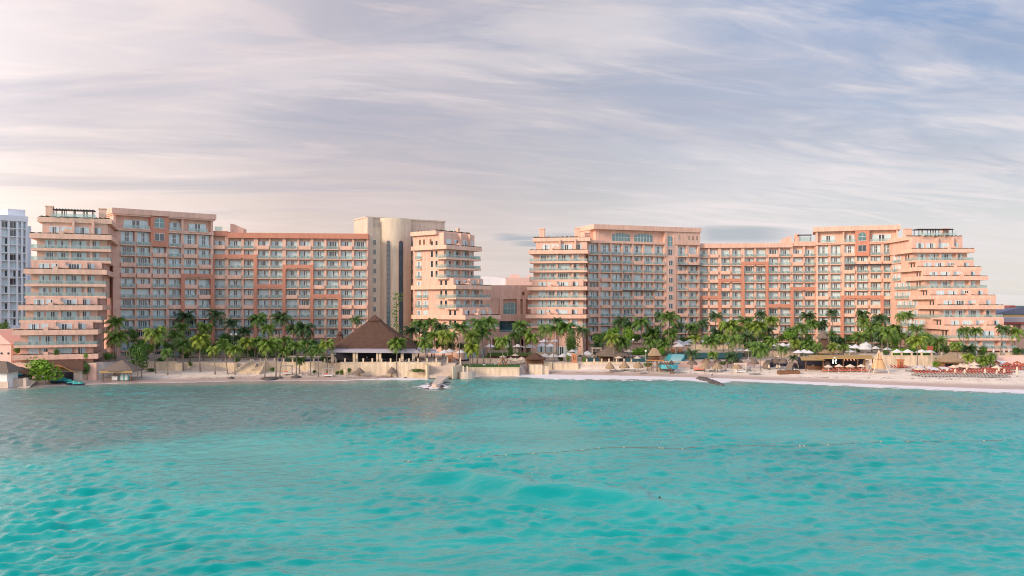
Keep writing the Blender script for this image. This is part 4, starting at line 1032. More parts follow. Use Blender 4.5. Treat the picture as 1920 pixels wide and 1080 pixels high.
pz('in the middle rows by the infinity pool', [(1305, 636, 14, dict(D=296, kind='y')), (1333, 640, 17, dict(D=292)), (1378, 638, 18, dict(D=290, kind='g')), (1425, 653, 18, dict(base=(1426, 695))), (1448, 640, 15, dict(D=286)), (1410, 650, 14, dict(D=290)), (1400, 632, 14, dict(D=300, kind='d')), (1355, 634, 14, dict(D=300))])
pz('low on the sand behind straw parasols', [(1298, 664, 14, dict(D=272, kind='d')), (1337, 665, 11, dict(D=272, kind='g')), (1372, 668, 13, dict(base=(1372, 691), kind='d')), (1467, 655, 13, dict(D=276, kind='g')), (1488, 672, 10, dict(D=274, kind='d'))])
pz('behind the long beach bar awning', [(1492, 645, 13, dict(D=292, kind='y')), (1515, 646, 15, dict(D=288, kind='g')), (1533, 651, 12, dict(D=284)), (1563, 651, 13, dict(D=284, kind='y')), (1583, 652, 12, dict(D=284, kind='g')), (1563, 637, 11, dict(D=300, kind='d')), (1612, 632, 15, dict(D=294)), (1633, 622, 15, dict(D=296)), (1575, 640, 12, dict(D=302, kind='d'))])
pz('before block beside right end tower', [(1618, 590, 13, dict(D=318, kind='d')), (1620, 606, 16, dict(D=314)), (1650, 599, 16, dict(D=314, kind='d')), (1690, 594, 13, dict(D=298)), (1702, 592, 13, dict(D=304)), (1675, 618, 16, dict(D=300)), (1640, 612, 14, dict(D=310))])
pz('behind the white umbrella terrace', [(1652, 629, 15, dict(D=286, kind='d')), (1663, 624, 16, dict(D=282)), (1718, 619, 15, dict(D=296)), (1719, 640, 18, dict(base=(1719, 691), kind='y')), (1690, 632, 14, dict(D=294, kind='g')), (1735, 632, 13, dict(D=292))])
pz('beside the small gabled thatch hut', [(1760, 641, 15, dict(D=274)), (1757, 650, 12, dict(D=276, kind='y')), (1793, 648, 12, dict(D=270, kind='g')), (1760, 677, 9, dict(D=266, kind='y'))])
pz('along the terrace before right end tower', [(1808, 622, 15, dict(D=276)), (1830, 621, 13, dict(D=276, kind='g')), (1880, 617, 13, dict(D=276, kind='d')), (1906, 624, 17, dict(D=276, kind='g')), (1817, 655, 14, dict(D=274, kind='d')), (1910, 660, 11, dict(D=276, kind='d'))])
pz('low and bushy among red loungers', [(1815, 672, 13, dict(D=262, kind='y')), (1843, 677, 13, dict(D=259, kind='y')), (1856, 674, 13, dict(D=260, kind='g'))])
make_palms()

def leaf_mass(seed, n=420, sz=.17, flat=1.0):
    r = random.Random(seed); b = MB(); lobes = [(r.uniform(-.5, .5), r.uniform(-.5, .5), r.uniform(.25, .75), r.uniform(.3, .55)) for _ in range(8)] + [(0, 0, .45, .55)]
    for i in range(n):
        cx, cy, cz, rr = lobes[i % len(lobes)]
        v = Vector((r.gauss(0, 1), r.gauss(0, 1), r.gauss(0, 1))).normalized()*rr*r.uniform(.6, 1.05)
        p = Vector((cx, cy, cz)) + v
        if p.z < 0: p.z = abs(p.z)*.3
        u = Vector((r.gauss(0, 1), r.gauss(0, 1), r.gauss(0, .6))).normalized(); w = u.cross(v+Vector((.01, .02, .03))).normalized()
        s = sz*r.uniform(.6, 1.3)
        b.quad(tuple(p-u*s*.5), tuple(p-w*s*.35), tuple(p+u*s*.5), tuple(p+w*s*.35), 0)
    return b
BUSH = {k: [leaf_mass(20+i, 1500, .125).mesh('foliage', [M[m]]) for i in range(3)] for k, m in (('g', 'leaf'), ('b', 'leafb'))}
def bush(px, yc, w, h, D, kind, label, name='shrub', cat='shrub', group='shrubs in the resort garden', trunk=True, zbot=None):
    """clump centred at photo (px, yc), w x h half sizes in photo px"""
    x = wx(px, D); g = gz(x, D) if zbot is None else zbot; zc = wz(yc, D); hw = w*D/F; hh = h*D/F
    zb = zc-hh
    e = empty(name, (x, D, g), 0, label, cat, group)
    inst('foliage' if name != 'tree' else 'crown', BUSH[kind][R.randrange(3)], e, (0, 0, max(0, zb-g)), (hw, min(hw, 3.5), hh*1.9), R.uniform(0, 6.28) if hw < 3.6 else 0)
    if trunk:
        b = MB(); b.tube([(0, 0, -.1), (.1, 0, max(.5, (zb-g)*.6)), (0, .1, max(.9, zb-g+hh*.8))], [.16, .12, .08], 6); b.build('trunk' if name == 'tree' else 'stem', M['trunk'], e)
    return e
SB = [(300, 679, 12, 4, 264, 'g', 'trailing shrub on top of the short cream wall right of sea grape tree', 'shrub'), (445, 679, 9, 4, 264, 'g', 'trailing shrub at the left head of the beach stairs', 'shrub'), (545, 680, 14, 4, 263.5, 'g', 'shrubs behind the post-topped wall, left of dark pool edge', 'shrub'), (610, 676, 12, 6, 263, 'g', 'shrubs beside the left end of the thatched restaurant', 'shrub'), (283, 699, 12, 3, 258, 'g', 'low scrub at the foot of the short cream wall', 'shrub'), (640, 697, 6, 4, 256, 'b', 'bright low scrub between second cabana bed and round planter', 'shrub'), (780, 695, 16, 3, 255, 'g', 'grassy scrub on the sand left of the jetty stairs', 'shrub'),
 (252, 628, 13, 12, 266, 'g', 'dark rounded tree between first block columns and left end tower', 'tree'), (258, 668, 22, 22, 250, 'g', 'dense sea grape tree beside the thatched beach hut', 'tree'),
 (268, 646, 12, 10, 262, 'g', 'small dark bush above the sea grape tree', 'shrub'), (85, 693, 44, 19, 232.5, 'b', 'broad bright green bush beside jet skis at left', 'shrub'),
 (163, 691, 9, 10, 240, 'g', 'dark bush at the foot of the curved stairs', 'shrub'), (205, 668, 14, 7, 252, 'g', 'low hedge right of left end tower base', 'shrub'),
 (105, 660, 7, 5, 238, 'g', 'small round shrub on the tower ground floor terrace', 'shrub'), (160, 668, 5, 5, 238, 'b', 'little bright shrub at right corner of tower terrace', 'shrub'),
 (10, 625, 14, 14, 300, 'g', 'dark shrub mass before the white hotel', 'shrub'), (22, 650, 14, 12, 275, 'b', 'olive green shrub behind the pink villa', 'shrub'), (5, 612, 12, 8, 310, 'g', 'grey-green tree crown under the white hotel', 'tree'), (32, 655, 9, 8, 256, 'g', 'bush between pink villa and end tower', 'shrub'),
 (425, 637, 16, 12, 282, 'g', 'round dark shrub in front of ground floor of long left wing', 'shrub'), (470, 660, 16, 8, 278, 'g', 'low shrub behind the top of beach stairs', 'shrub'), (350, 665, 12, 6, 284, 'g', 'low hedge left of the promenade', 'shrub'),
 (395, 655, 16, 8, 285, 'g', 'hedge behind the promenade palms', 'shrub'), (500, 655, 18, 10, 286, 'g', 'wide hedge before the long left wing', 'shrub'), (545, 655, 18, 10, 287, 'g', 'hedge left of the dark curved pool', 'shrub'), (595, 652, 18, 10, 287, 'g', 'hedge behind the dark curved pool', 'shrub'),
 (452, 650, 10, 10, 286, 'b', 'light green hedge section near the twin globe lamp', 'shrub'), (570, 679, 6, 4, 266, 'g', 'tiny dark shrub on pool terrace edge', 'shrub'),
 (1073, 645, 17, 16, 296, 'g', 'dense dark tree left of the arched dark entrance', 'tree'), (1123, 640, 13, 12, 304, 'g', 'dark round tree under the dark arch', 'tree'), (1147, 624, 17, 9, 306, 'b', 'bright green spreading tree above pool bar', 'tree'), (1178, 632, 13, 16, 303, 'b', 'bright green vine-like tree right of pool bar', 'tree'),
 (1197, 660, 22, 8, 296, 'b', 'bright clipped hedge behind the pool', 'shrub'), (1240, 659, 10, 7, 290, 'b', 'bright hedge right of lifeguard hut', 'shrub'), (1225, 625, 16, 12, 316, 'g', 'dark shrubs between trunks before centre-right block', 'shrub'), (1280, 640, 14, 8, 320, 'g', 'dark hedge behind sun umbrellas', 'shrub'),
 (1052, 672, 8, 5, 285, 'g', 'dark low shrub between white umbrellas and orange column', 'shrub'), (1065, 675, 5, 6, 281, 'b', 'small round green tree beside the orange column', 'tree'),
 (1095, 684, 5, 5, 278, 'b', 'grassy green tuft right of the orange column', 'shrub'), (957, 657, 7, 10, 284, 'g', 'round green tree in the garden before link building', 'tree'), (935, 650, 14, 6, 300, 'g', 'dark shrub under umbrella near link building', 'shrub'),
 (1480, 628, 15, 7, 300, 'b', 'flat-topped bright green flame tree behind right palms', 'tree'), (1400, 640, 18, 10, 312, 'g', 'dark hedge mass in the middle of the right palm grove', 'shrub'), (1440, 642, 16, 9, 310, 'g', 'dark shrubs beneath leaning palms', 'shrub'), (1350, 642, 16, 9, 314, 'g', 'hedge between palms before long right wing', 'shrub'),
 (1675, 642, 13, 10, 290, 'b', 'bright green shrub behind the umbrella terrace', 'shrub'), (1680, 622, 16, 12, 302, 'g', 'dark green tree mass before right end tower flank', 'tree'), (1655, 640, 14, 8, 298, 'g', 'dark shrub left of the tall bare trunk', 'shrub'),
 (1710, 640, 15, 10, 296, 'g', 'dark garden shrub under palms at tower foot', 'shrub'), (1740, 640, 12, 9, 296, 'g', 'hedge at the foot of the right end tower flank', 'shrub'), (1610, 655, 10, 5, 296, 'g', 'low shrub behind the round white tent', 'shrub'),
 (1862, 669, 9, 8, 268, 'g', 'dense green bush on the peach terrace wall', 'shrub'), (1840, 672, 10, 7, 268, 'g', 'sprawling bush left of the dense green bush', 'shrub'), (1905, 657, 9, 5, 276, 'g', 'low hedge at far right edge of terrace', 'shrub'),
 (1820, 668, 12, 6, 271, 'g', 'low bush beside thatch hut terrace', 'shrub'), (1661, 670, 7, 5, 276, 'g', 'dark bush behind the canvas tipi', 'shrub'), (1355, 681, 9, 3, 272, 'g', 'low scrub on the sand bank', 'shrub'), (1215, 684, 10, 4, 274, 'g', 'dark scrub under lifeguard hut stairs', 'shrub'),
 (655, 694, 5, 4, 255, 'g', 'small potted bush against the restaurant wall', 'shrub'), (510, 693, 6, 4, 258, 'g', 'little bush right of the stairs', 'shrub'), (590, 697, 6, 3, 256, 'g', 'low bush between cabana beds', 'shrub'), (632, 699, 5, 3, 256, 'g', 'low weed bush right of second cabana bed', 'shrub'),
 (357, 682, 5, 4, 262, 'g', 'small bush hanging over the cream wall', 'shrub'), (1755, 683, 8, 5, 262, 'b', 'yellowish shrub before the gabled hut', 'shrub')]
for s in SB: bush(s[0], s[1], s[2], s[3], s[4], s[5], s[6], s[7], 'tree' if s[7] == 'tree' else 'shrub', 'garden trees' if s[7] == 'tree' else 'shrubs in the resort garden', trunk=s[3] > 5)
for lab, a, c, D, n, yc in (('long left wing', 400, 610, 292, 14, 648), ('block beside left end tower', 240, 395, 274, 10, 650), ('turned tower', 770, 900, 282, 9, 646), ('centre-right block', 1110, 1300, 322, 12, 636),
    ('long right wing', 1320, 1520, 330, 16, 636), ('block beside right end tower', 1540, 1680, 318, 10, 634), ('right end tower', 1700, 1850, 279, 9, 656)):
    for i in range(n):
        px = a + (c-a)*(i+.5)/n + R.uniform(-3, 3)
        bush(px, yc+R.uniform(-5, 5), R.uniform(8, 13), R.uniform(6, 10), D+R.uniform(-4, 4), 'g' if R.random() < .75 else 'b', f'garden shrub, {ORD[i]} from left at the foot of {lab}', 'shrub', 'shrub', trunk=False)
# vine climbing between the two glass strips, growth on the stair tower
b = MB(); r = random.Random(4)
for i in range(210):
    t = r.random(); x = wx(744, 305)+r.gauss(0, .75)+.5*math.sin(t*9); z = 9+t*17
    s = r.uniform(.2, .5); b.quad((x, 302.6+r.uniform(-.4, .2), z), (x+s, 302.5, z+s*.4), (x+s*.6, 302.4, z+s), (x-s*.3, 302.6, z+s*.7))
b.tube([(wx(744, 305), 302.8, 4), (wx(744, 305)+.3, 302.8, 15), (wx(744, 305), 302.8, 25.5)], .12, 5)
tag(b.build('climbing_plant', M['leaf']), 'tall leafy climbing plant between the two glass strips of round tower', 'plant')

# ------------------------------------------------------------------ beach walls and stairs
def wall_seg(name, label, pts, zt, th=.8, m='wallc', cat='wall', posts=None, cap=True):
    """pts: (x, y) path; zt: top height; goes down into the ground"""
    e = empty(name, (pts[0][0], pts[0][1], 0), 0, label, cat)
    b = MB(); cp = MB(); ox, oy = pts[0]
    for (x0, y0), (x1, y1) in zip(pts[:-1], pts[1:]):
        L = math.hypot(x1-x0, y1-y0); nx, ny = -(y1-y0)/L*th, (x1-x0)/L*th
        q = [(x0-ox, y0-oy), (x1-ox, y1-oy), (x1+nx-ox, y1+ny-oy), (x0+nx-ox, y0+ny-oy)]
        b.prism(q, -1.5, zt)
        q2 = [(x0-ox+nx*(-.12), y0-oy+ny*(-.12)), (x1-ox-nx*.12, y1-oy-ny*.12), (x1+nx*1.1-ox, y1+ny*1.1-oy), (x0+nx*1.1-ox, y0+ny*1.1-oy)]
        cp.prism(q2, zt, zt+.14)
    b.build('wall_face', M[m], e)
    if cap: cp.build('coping', M['cream'], e)
    if posts:
        for k in range(posts):
            t = (k+.5)/posts*(len(pts)-1); i = min(int(t), len(pts)-2); f = t-i
            x = pts[i][0]+(pts[i+1][0]-pts[i][0])*f-ox; y = pts[i][1]+(pts[i+1][1]-pts[i][1])*f-oy
            p = MB(); p.box(x-.22, x+.22, y+.15, y+.6, zt+.141, zt+1.15); p.box(x-.27, x+.27, y+.1, y+.65, zt+1.15, zt+1.22); p.build('post', M['wallc'], e)
        r = MB()
        for (x0, y0), (x1, y1) in zip(pts[:-1], pts[1:]): r.box(x0-ox, x1-ox, y0-oy+.33, y0-oy+.37, zt+.9, zt+.96); r.box(x0-ox, x1-ox, y0-oy+.34, y0-oy+.36, zt+.5, zt+.53)
        r.build('rail', M['darkmetal'], e)
    return e
wall_seg('beach_wall', 'rendered terrace wall below the left end tower', [(-146, 240.6), (-117.2, 240.6)], 5.35, m='salmon')
wall_seg('beach_wall', 'short cream wall right of the curved stairs, behind the thatched beach hut', [(-115.6, 262.2), (-103, 262)], 4.3)
wall_seg('beach_wall', 'cream beach wall left of the bay of five palms', [(-111.6, 261.7), (-101, 261.3)], 4.0)
wall_seg('beach_wall', 'long curved cream beach wall between small left wall and the stairs', [(-100.9, 262.2), (-96, 262.9), (-88, 262.4), (-84.5, 261.5)], 3.95)
wall_seg('beach_wall', 'cream beach wall between the stairs and thatched restaurant, with posts', [(-77, 261.5), (-66, 261.8), (-52, 259.8)], 4.25, posts=8)
wall_seg('beach_wall', 'cream retaining wall carrying the thatched restaurant, with white posts on top', [(-51.9, 257.8), (-21.5, 257.6)], 4.5, posts=11)
wall_seg('beach_wall', 'pale sea wall below the lawn', [(-18.8, 264.4), (2.3, 264.2)], 2.35, m='wallc')
wall_seg('beach_wall', 'low cream wall behind the small brown palapa bar', [(4.6, 275.4), (13, 275.8)], 3.3)
wall_seg('beach_wall', 'low cream wall between palapa bar and orange column', [(13.2, 276.2), (21.5, 276)], 2.95)
wall_seg('beach_wall', 'low wall behind straw parasols with cream posts', [(23, 276.6), (40.0, 276.8)], 3.2, posts=7)
wall_seg('beach_wall', 'peach garden wall between turquoise cascade and palm islands', [(49, 276.2), (87.5, 276.8)], 3.5, m='pinkr')
wall_seg('beach_wall', 'peach wall behind the wicker pods', [(88.4, 278.6), (113.5, 278.8)], 3.7, m='pinkr')
wall_seg('beach_wall', 'cream terrace wall under the white umbrella row, with square posts', [(115.8, 270.6), (138, 270.6)], 5.7, posts=7)
wall_seg('beach_wall', 'plain peach terrace wall behind the red loungers at right', [(138.3, 270.4), (178, 270.4)], 5.75, m='pinkr')
# cream block by the palapa bar
b = MB(); x0, x1 = wx(993, 268), wx(1017, 268); b.box(x0, x1, 268, 271.5, -1, wz(684.5, 268)); b.box(x1+.05, x1+2.0, 268.6, 271, -1, wz(687, 268))
tag(b.build('concrete_block', M['wallc']), 'square cream concrete block at the water edge before the brown palapa bar', 'block')
# stairs to the beach
e = empty('beach_stairs', (wx(462, 256), 255, .3), 0, 'wide cream stairs fanning down to the sand between curved side walls', 'stairs')
b = MB(); ns = 14
for i in range(ns):
    t = i/ns; w0 = 4.6-2.4*t; cxs = 2.6*t
    b.box(cxs-w0, cxs+w0*.75, i*.52, ns*.52+1, i*.28-.2, .05+(i+1)*.28)
b.build('steps', M['wallc'], e)
for s, nm in ((-1, 0), (1, 1)):
    b = MB()
    for i in range(10):
        t0, t1 = i/10, (i+1)/10
        f = lambda t: (2.6*t + s*((4.9-2.4*t) if s < 0 else (3.9-2.2*t)), t*7.2)
        (xa, ya), (xb, yb) = f(t0), f(t1); z = .9+4.2*t1 - .2
        b.prism([(xa-.25, ya), (xa+.25, ya), (xb+.25, yb), (xb-.25, yb)], -.8, z)
    b.build('side_wall', M['wallc'], e)
for i, t in enumerate((.05, .35, .65, .95)):
    b = MB(); b.box(2.6*t-.2, 2.6*t+.2, t*7.2, t*7.2+.4, t*4, t*4+1.25); b.build('post', M['wallc'], e)
# curved steps near the end tower
e = empty('curved_stairs', (wx(188, 244), 243, 1.0), 0, 'sandy curved steps with a swept side wall right of left end tower', 'stairs')
b = MB()
for i in range(12): b.box(-3+.2*i, 4.4-.1*i, i*1.2, 16.5, -.6+i*.28, -.2+(i+1)*.28)
b.build('steps', M['stone'], e)
b = MB()
for i in range(10):
    t0, t1 = i/10, (i+1)/10; f = lambda t: (-4.2+1.6*t**.6, -.5+12*t)
    (xa, ya), (xb, yb) = f(t0), f(t1); b.prism([(xa-.3, ya), (xa+.3, ya), (xb+.3, yb), (xb-.3, yb)], -.8, .5+3.4*t1**.8)
b.build('side_wall', M['wallc'], e); b = MB(); b.box(-2.2, 4.5, 16.4, 17, -.5, 4.0); b.build('back_wall', M['wallc'], e)
# jetty
e = empty('jetty', (wx(822, 235), 228, -.5), 0, 'stone jetty running out from the restaurant stairs into foaming water', 'jetty')
b = MB()
b.prism([(-.9, -2.5), (.3, -3.0), (1.0, -2.2), (1.25, 4), (1.1, 10), (1.6, 24), (-1.8, 24), (-1.3, 10), (-1.2, 3)], -1.2, 1.4)
b.box(-.8, .7, -4, -2.6, -1, .8); b.build('deck', M['stone'], e)
b = MB()
for i in range(46):
    a = R.uniform(0, 6.28); s = R.uniform(.4, 1.0); x = R.choice((-1, 1))*R.uniform(1.3, 2.4); y = R.uniform(-7, 14)
    b.lathe([(s*.7, 0), (s, .3*s), (s*.6, .8*s)], 6, (x, y), jit=.25)
tag(b.build('boulders', M['rock'], e), kind='stuff')
e = empty('jetty_stairs', (wx(823, 253), 252, .8), 0, 'pale flared stairs with curved walls at the head of the stone jetty', 'stairs')
b = MB()
for i in range(10): b.box(-3.4-.12*i, 3.6+.1*i, i*.8, 12, -.6, .3+i*.33)
b.build('steps', M['stone'], e)
b = MB(); b.prism([(-5.2, 8), (-3.3, -.5), (-2.9, -.2), (-4.4, 8.2)], -.8, 3.2); b.build('side_wall', M['wallc'], e); b = MB(); b.prism([(3.9, -1), (4.3, -1), (6.0, 3.2), (6.4, 9), (5.6, 9), (5.2, 3.4)], -.8, 3.0); b.build('side_wall', M['wallc'], e); b = MB()
b.lathe([(2.6, -1.2), (2.5, 1.2)], 14, (8.2, 2.5)); b.build('round_platform', M['stone'], e)
b = MB()
for x, y in ((-4.6, 8), (-1.5, 10), (1.8, 10), (5.9, 8.4), (7.2, 1.0), (8.4, 1.0)): b.box(x-.2, x+.2, y-.2, y+.2, 1.0, 5.0 if y > 5 else 3)
b.build('posts', M['cream'], e)
def kiosk(px, base, w, h, label, m, mt=None):
    x, D, z = hit(px, base); s = D/F; ww = w*s/2; hh = h*s
    e = empty('rendered_column', (x, D, z), 0, label, 'column'); b = MB()
    b.box(-ww, ww, 0, 1.4, -.3, hh*.86); b.build('shaft', m, e); b = MB(); b.box(-ww*1.25, ww*1.25, -.15, 1.55, hh*.86, hh); b.build('cap', m, e)
    for k in range(2): b = MB(); b.box(-ww*.55+ww*.65*k, -ww*.2+ww*.65*k, -.03, .02, hh*.25, hh*.7); b.build('panel', M['wood'], e)
    return e
kiosk(844, 697, 8, 22, 'orange rendered column at the head of the jetty stairs', M['orange'])
kiosk(1077, 692, 9, 16, 'orange rendered column on the sand right of small brown palapa bar', M['orange'])
kiosk(1690, 690, 9, 16, 'orange rendered column between tipi and white umbrella terrace', M['orange'])
# groyne rocks
e = None
b = MB(); 
P0, P1 = Vector((wx(1322, 248), 252)), Vector((wx(1345, 236), 232.5))
for i in range(44):
    t = i/43; p = P0.lerp(P1, t); s = 1.05-.4*t
    s *= R.uniform(.5, 1.1); b.lathe([(s*.9, -.8), (s*1.1, .0), (s*.7, .5-.2*t), (s*.25, .8-.3*t)], 7, (p.x+R.uniform(-.9, .9), p.y), jit=.24)
tag(b.build('groyne', M['rock']), 'low dark rock groyne slanting into the surf on the right', 'groyne')

# ------------------------------------------------------------------ thatched buildings
def thatch_cone(b, w, d, h, n=10, conc=1.25, m=0, k=24, square=.0, z0=0.0, top=.04):
    rs = []
    for i in range(n+1):
        t = i/n; f = (1-t)**conc*(1-top)+top; ring = []
        for j in range(k):
            a = 2*math.pi*(j+.5)/k; ca, sa = math.cos(a), math.sin(a)
            q = 1.0
            if square: q = 1/max(abs(ca), abs(sa)); q = 1+(q-1)*square
            jt = R.uniform(-.02, .02)
            ring.append((w*ca*q*f*(1+jt), d*sa*q*f*(1+jt), z0+h*t + (R.uniform(-.16, .10)*min(1, h*.3) if i == 0 else R.uniform(-.01, .01)*h)))
        rs.append(ring)
    low = [[(x*.985, y*.985, z-.28-.1*R.random()) for x, y, z in rs[0]]]
    b.rings(low+rs, m)
# big restaurant
e = empty('thatched_restaurant', (wx(703, 272), 272, 4.4), 0, 'open-sided beach restaurant under a huge peaked brown thatch roof', 'restaurant')
b = MB(); thatch_cone(b, 13.9, 11.5, 9.3, 14, 1.08, square=.92, k=40, z0=3.7, top=.10); b.build('thatch_roof', M['thatch'], e)
b = MB(); thatch_cone(b, 2.2, 2.2, 1.8, 5, 1.1, square=.6, k=20, z0=12.6); b.build('roof_cap', M['thatch'], e)
b = MB(); thatch_cone(b, 3.2, 4.0, 3.6, 8, 1.3, square=.8, k=20, z0=4.4, top=.15); thatch_cone(b, 1.1, 1.1, 1.2, 4, 1.1, k=12, z0=8.0); o = b.build('side_roof', M['thatch'], e); o.location = (-11.6, 2, 0)
b = MB(); b.vprism([(-14.6, 3.75), (-14.2, 3.1), (20.5, 2.8), (20.5, 3.3), (16.5, 4.3), (14.6, 3.7)], -13.4, -13.2); b.quad((-14.6, -13.3, 3.75), (14.6, -13.3, 3.7), (14.2, -11, 4.1), (-14.2, -11, 4.1)); b.quad((14.6, -13.3, 3.7), (20.5, -13.3, 3.3), (20.5, -8, 3.8), (14.6, -8, 4.4))
b.build('awning', M['lavroof'], e)
for px in (623, 664, 668, 708, 712, 754, 775): b = MB(); x = wx(px, 259.5)-e.location.x; b.box(x-.42, x+.42, -12.5, -11.7, 0, 3.3); b.build('column', M['wallc'], e)
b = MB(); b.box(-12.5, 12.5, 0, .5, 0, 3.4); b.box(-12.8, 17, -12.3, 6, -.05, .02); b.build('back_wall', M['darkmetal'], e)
# restaurant tables and chairs
for k in range(16):
    px = 634+k*9.6; D = 263+(k % 3)*1.3; x = wx(px, D)
    t = empty('dining_table', (x, D, 4.45), 0, f'small dark dining table, {ordinal(k)} from left under the big thatch roof', 'table', 'tables in the thatched restaurant')
    b = MB(); b.lathe([(.5, .72), (.5, .76)], 10); b.build('tabletop', M['curtain'] if k % 4 == 1 else M['wood'], t); b = MB(); b.lathe([(.25, 0), (.06, .05), (.05, .72)], 8); b.build('pedestal', M['darkmetal'], t)
# small huts: (px centre, eave y, apex y, half width px, base y, D, ...)
def hut(label, px, base_py, eave_py, apex_py, hw, D=None, m='thatchl', posts=4, conc=1.2, square=.6, name='palapa_hut', cat='hut', lower=False, depth=None, post_h=True, extra=None):
    if D is None: x, D, z = hit(px, base_py)
    else: x = wx(px, D); z = gz(x, D)
    s = D/F; w = hw*s; e = empty(name, (x, D, z), 0, label, cat)
    ze, za = wz(eave_py, D)-z, wz(apex_py, D)-z
    b = MB(); thatch_cone(b, w, depth or w*.9, za-ze, 8, conc, square=square, k=22, z0=ze); b.build('thatch_roof', M[m], e)
    dp = depth or w*.9
    if posts == 4:
        for sx in (-1, 1):
            for sy in (-1, 1): b = MB(); b.tube([(sx*w*.78, sy*dp*.78, -.2), (sx*w*.78, sy*dp*.78, ze+.3)], .12, 6); b.build('post', M['wood'], e)
    elif posts == 1: b = MB(); b.tube([(0, 0, -.2), (0, 0, ze+(za-ze)*.8)], .11, 6); b.build('post', M['wood'], e)
    return e, x, D, z, ze
e, x, D, z, ze = hut('large thatched shelter on the sand storing green and white striped boards', 230, 712, 693, 675, 33, m='thatchg', conc=1.0)
b = MB(); b.box(-4.6, 4.6, -.1, 0, ze-.55, ze-.1); o = b.build('fascia', M['bamboo'], e); o.location.y = -4.2
for k in range(5):
    t = empty('bodyboard', (x+.3+k*.52, D-2.0, z), 0, f'upright green and white striped board, {ordinal(k)} from left under the thatched shelter', 'board', 'striped boards'); b = MB()
    b.vprism([(-.22, 0), (.22, 0), (.24, 1.3), (.12, 1.75), (-.12, 1.75), (-.24, 1.3)], -.05, .05); b.build('deck', M['white'] if k % 2 else M['tealp'], t); b = MB(); b.box(-.05, .05, -.06, -.052, .1, 1.5); b.build('stripe', M['tealp'] if k % 2 else M['white'], t)
b = MB(); b.box(-1.6, -.1, -1.9, -1.0, 0, 1.0); b.box(-1.7, 0, -2.0, -.9, 1.0, 1.1); o = b.build('counter', M['white']); o.location = (x-.6, D, z); tag(o, 'small white counter beside the striped boards', 'counter')
# long brown-roofed hut below the end tower
e = empty('thatched_hut', (wx(125, 240), 240.5, 1.7), 0, 'long dark thatched hut below the left end tower with grey shutter wall', 'hut')
b = MB(); b.rings([[(-6.6, -2.6, 2.2), (5.8, -2.6, 2.0), (5.8, 2.6, 2.2), (-6.6, 2.6, 2.4)], [(-5.6, -.3, 4.6), (4.6, -.3, 4.5), (4.6, .6, 4.5), (-5.6, .6, 4.6)]]); b.build('thatch_roof', M['thatch'], e)
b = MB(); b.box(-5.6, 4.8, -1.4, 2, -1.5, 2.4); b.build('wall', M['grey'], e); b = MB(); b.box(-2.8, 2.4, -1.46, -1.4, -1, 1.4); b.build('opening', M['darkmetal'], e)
e = empty('wooden_canopy', (wx(118, 236), 235.6, 1.3), 0, 'orange timber lean-to canopy over the jet skis', 'canopy')
b = MB(); b.quad((-3.6, -1, 3.9), (.6, -1, 3.6), (3.4, 1.0, 1.9), (-2.0, 2.0, 4.0)); b.tube([(-3.6, -1, 3.9), (.6, -1, 3.6), (3.4, .2, 1.9)], .16, 6); b.tube([(-.2, -1, -.5), (-.2, -1, 3.7)], .14, 6); b.tube([(-3.2, -1, -.5), (-3.2, -1, 3.9)], .14, 6); b.build('frame', M['woodo'], e)
# thatch huts at the left edge
e = empty('thatched_bar', (wx(2, 226), 227, 1.0), 0, 'brown thatched bar cut by the left edge of the view', 'hut')
b = MB(); b.rings([[(-9, -3, 3.4), (3.2, -3, 2.9), (3.4, 4, 3.4), (-9, 4, 3.6)], [(-8, .2, 6.4), (.6, .2, 5.8), (.6, 1, 5.8), (-8, 1, 6.4)]]); b.build('thatch_roof', M['thatchg'], e)
b = MB(); b.box(-8, 2.2, -2, 3, -1.5, 3.2); b.build('wall', M['white'], e); b = MB(); b.box(-8.2, 2.6, -2.3, -1.9, -1.6, .7); b.build('base_wall', M['grey'], e)
e = empty('thatched_shelter', (wx(33, 236), 236, 1.5), 0, 'low drooping thatched shelter between left edge bar and bright green bush', 'hut')
b = MB(); b.rings([[(-5, -2, 2.9), (5.6, -2, .9), (5.6, 2, 1.5), (-5, 2, 3.5)], [(-4.6, -.3, 3.9), (1.0, -.3, 3.2), (1.0, .4, 3.2), (-4.6, .4, 3.9)]]); b.build('thatch_roof', M['thatch'], e)
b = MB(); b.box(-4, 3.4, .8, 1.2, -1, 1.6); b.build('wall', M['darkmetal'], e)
b = MB(); b.box(-1.6, 3.0, 0, 1.2, -1, 1.6); b.box(2.6, 3.4, -.8, .2, -1, 1.9); o = b.build('service_counter', M['stone']); o.location = (wx(30, 228), 227.6, .6); tag(o, 'pale stone counter at the water edge near the left edge huts', 'counter')
b = MB(); b.quad((-1.6, 0, 1.1), (1.6, 0, 1.1), (3.4, -8, -.6), (.2, -8, -.6)); b.box(-1.6, 1.6, 0, .2, -.5, 1.05); b.build('slip', M['grey']).location = (wx(60, 233), 233, .4); tag(bpy.data.objects['slip'], 'grey boat ramp sloping into the water at left', 'ramp')
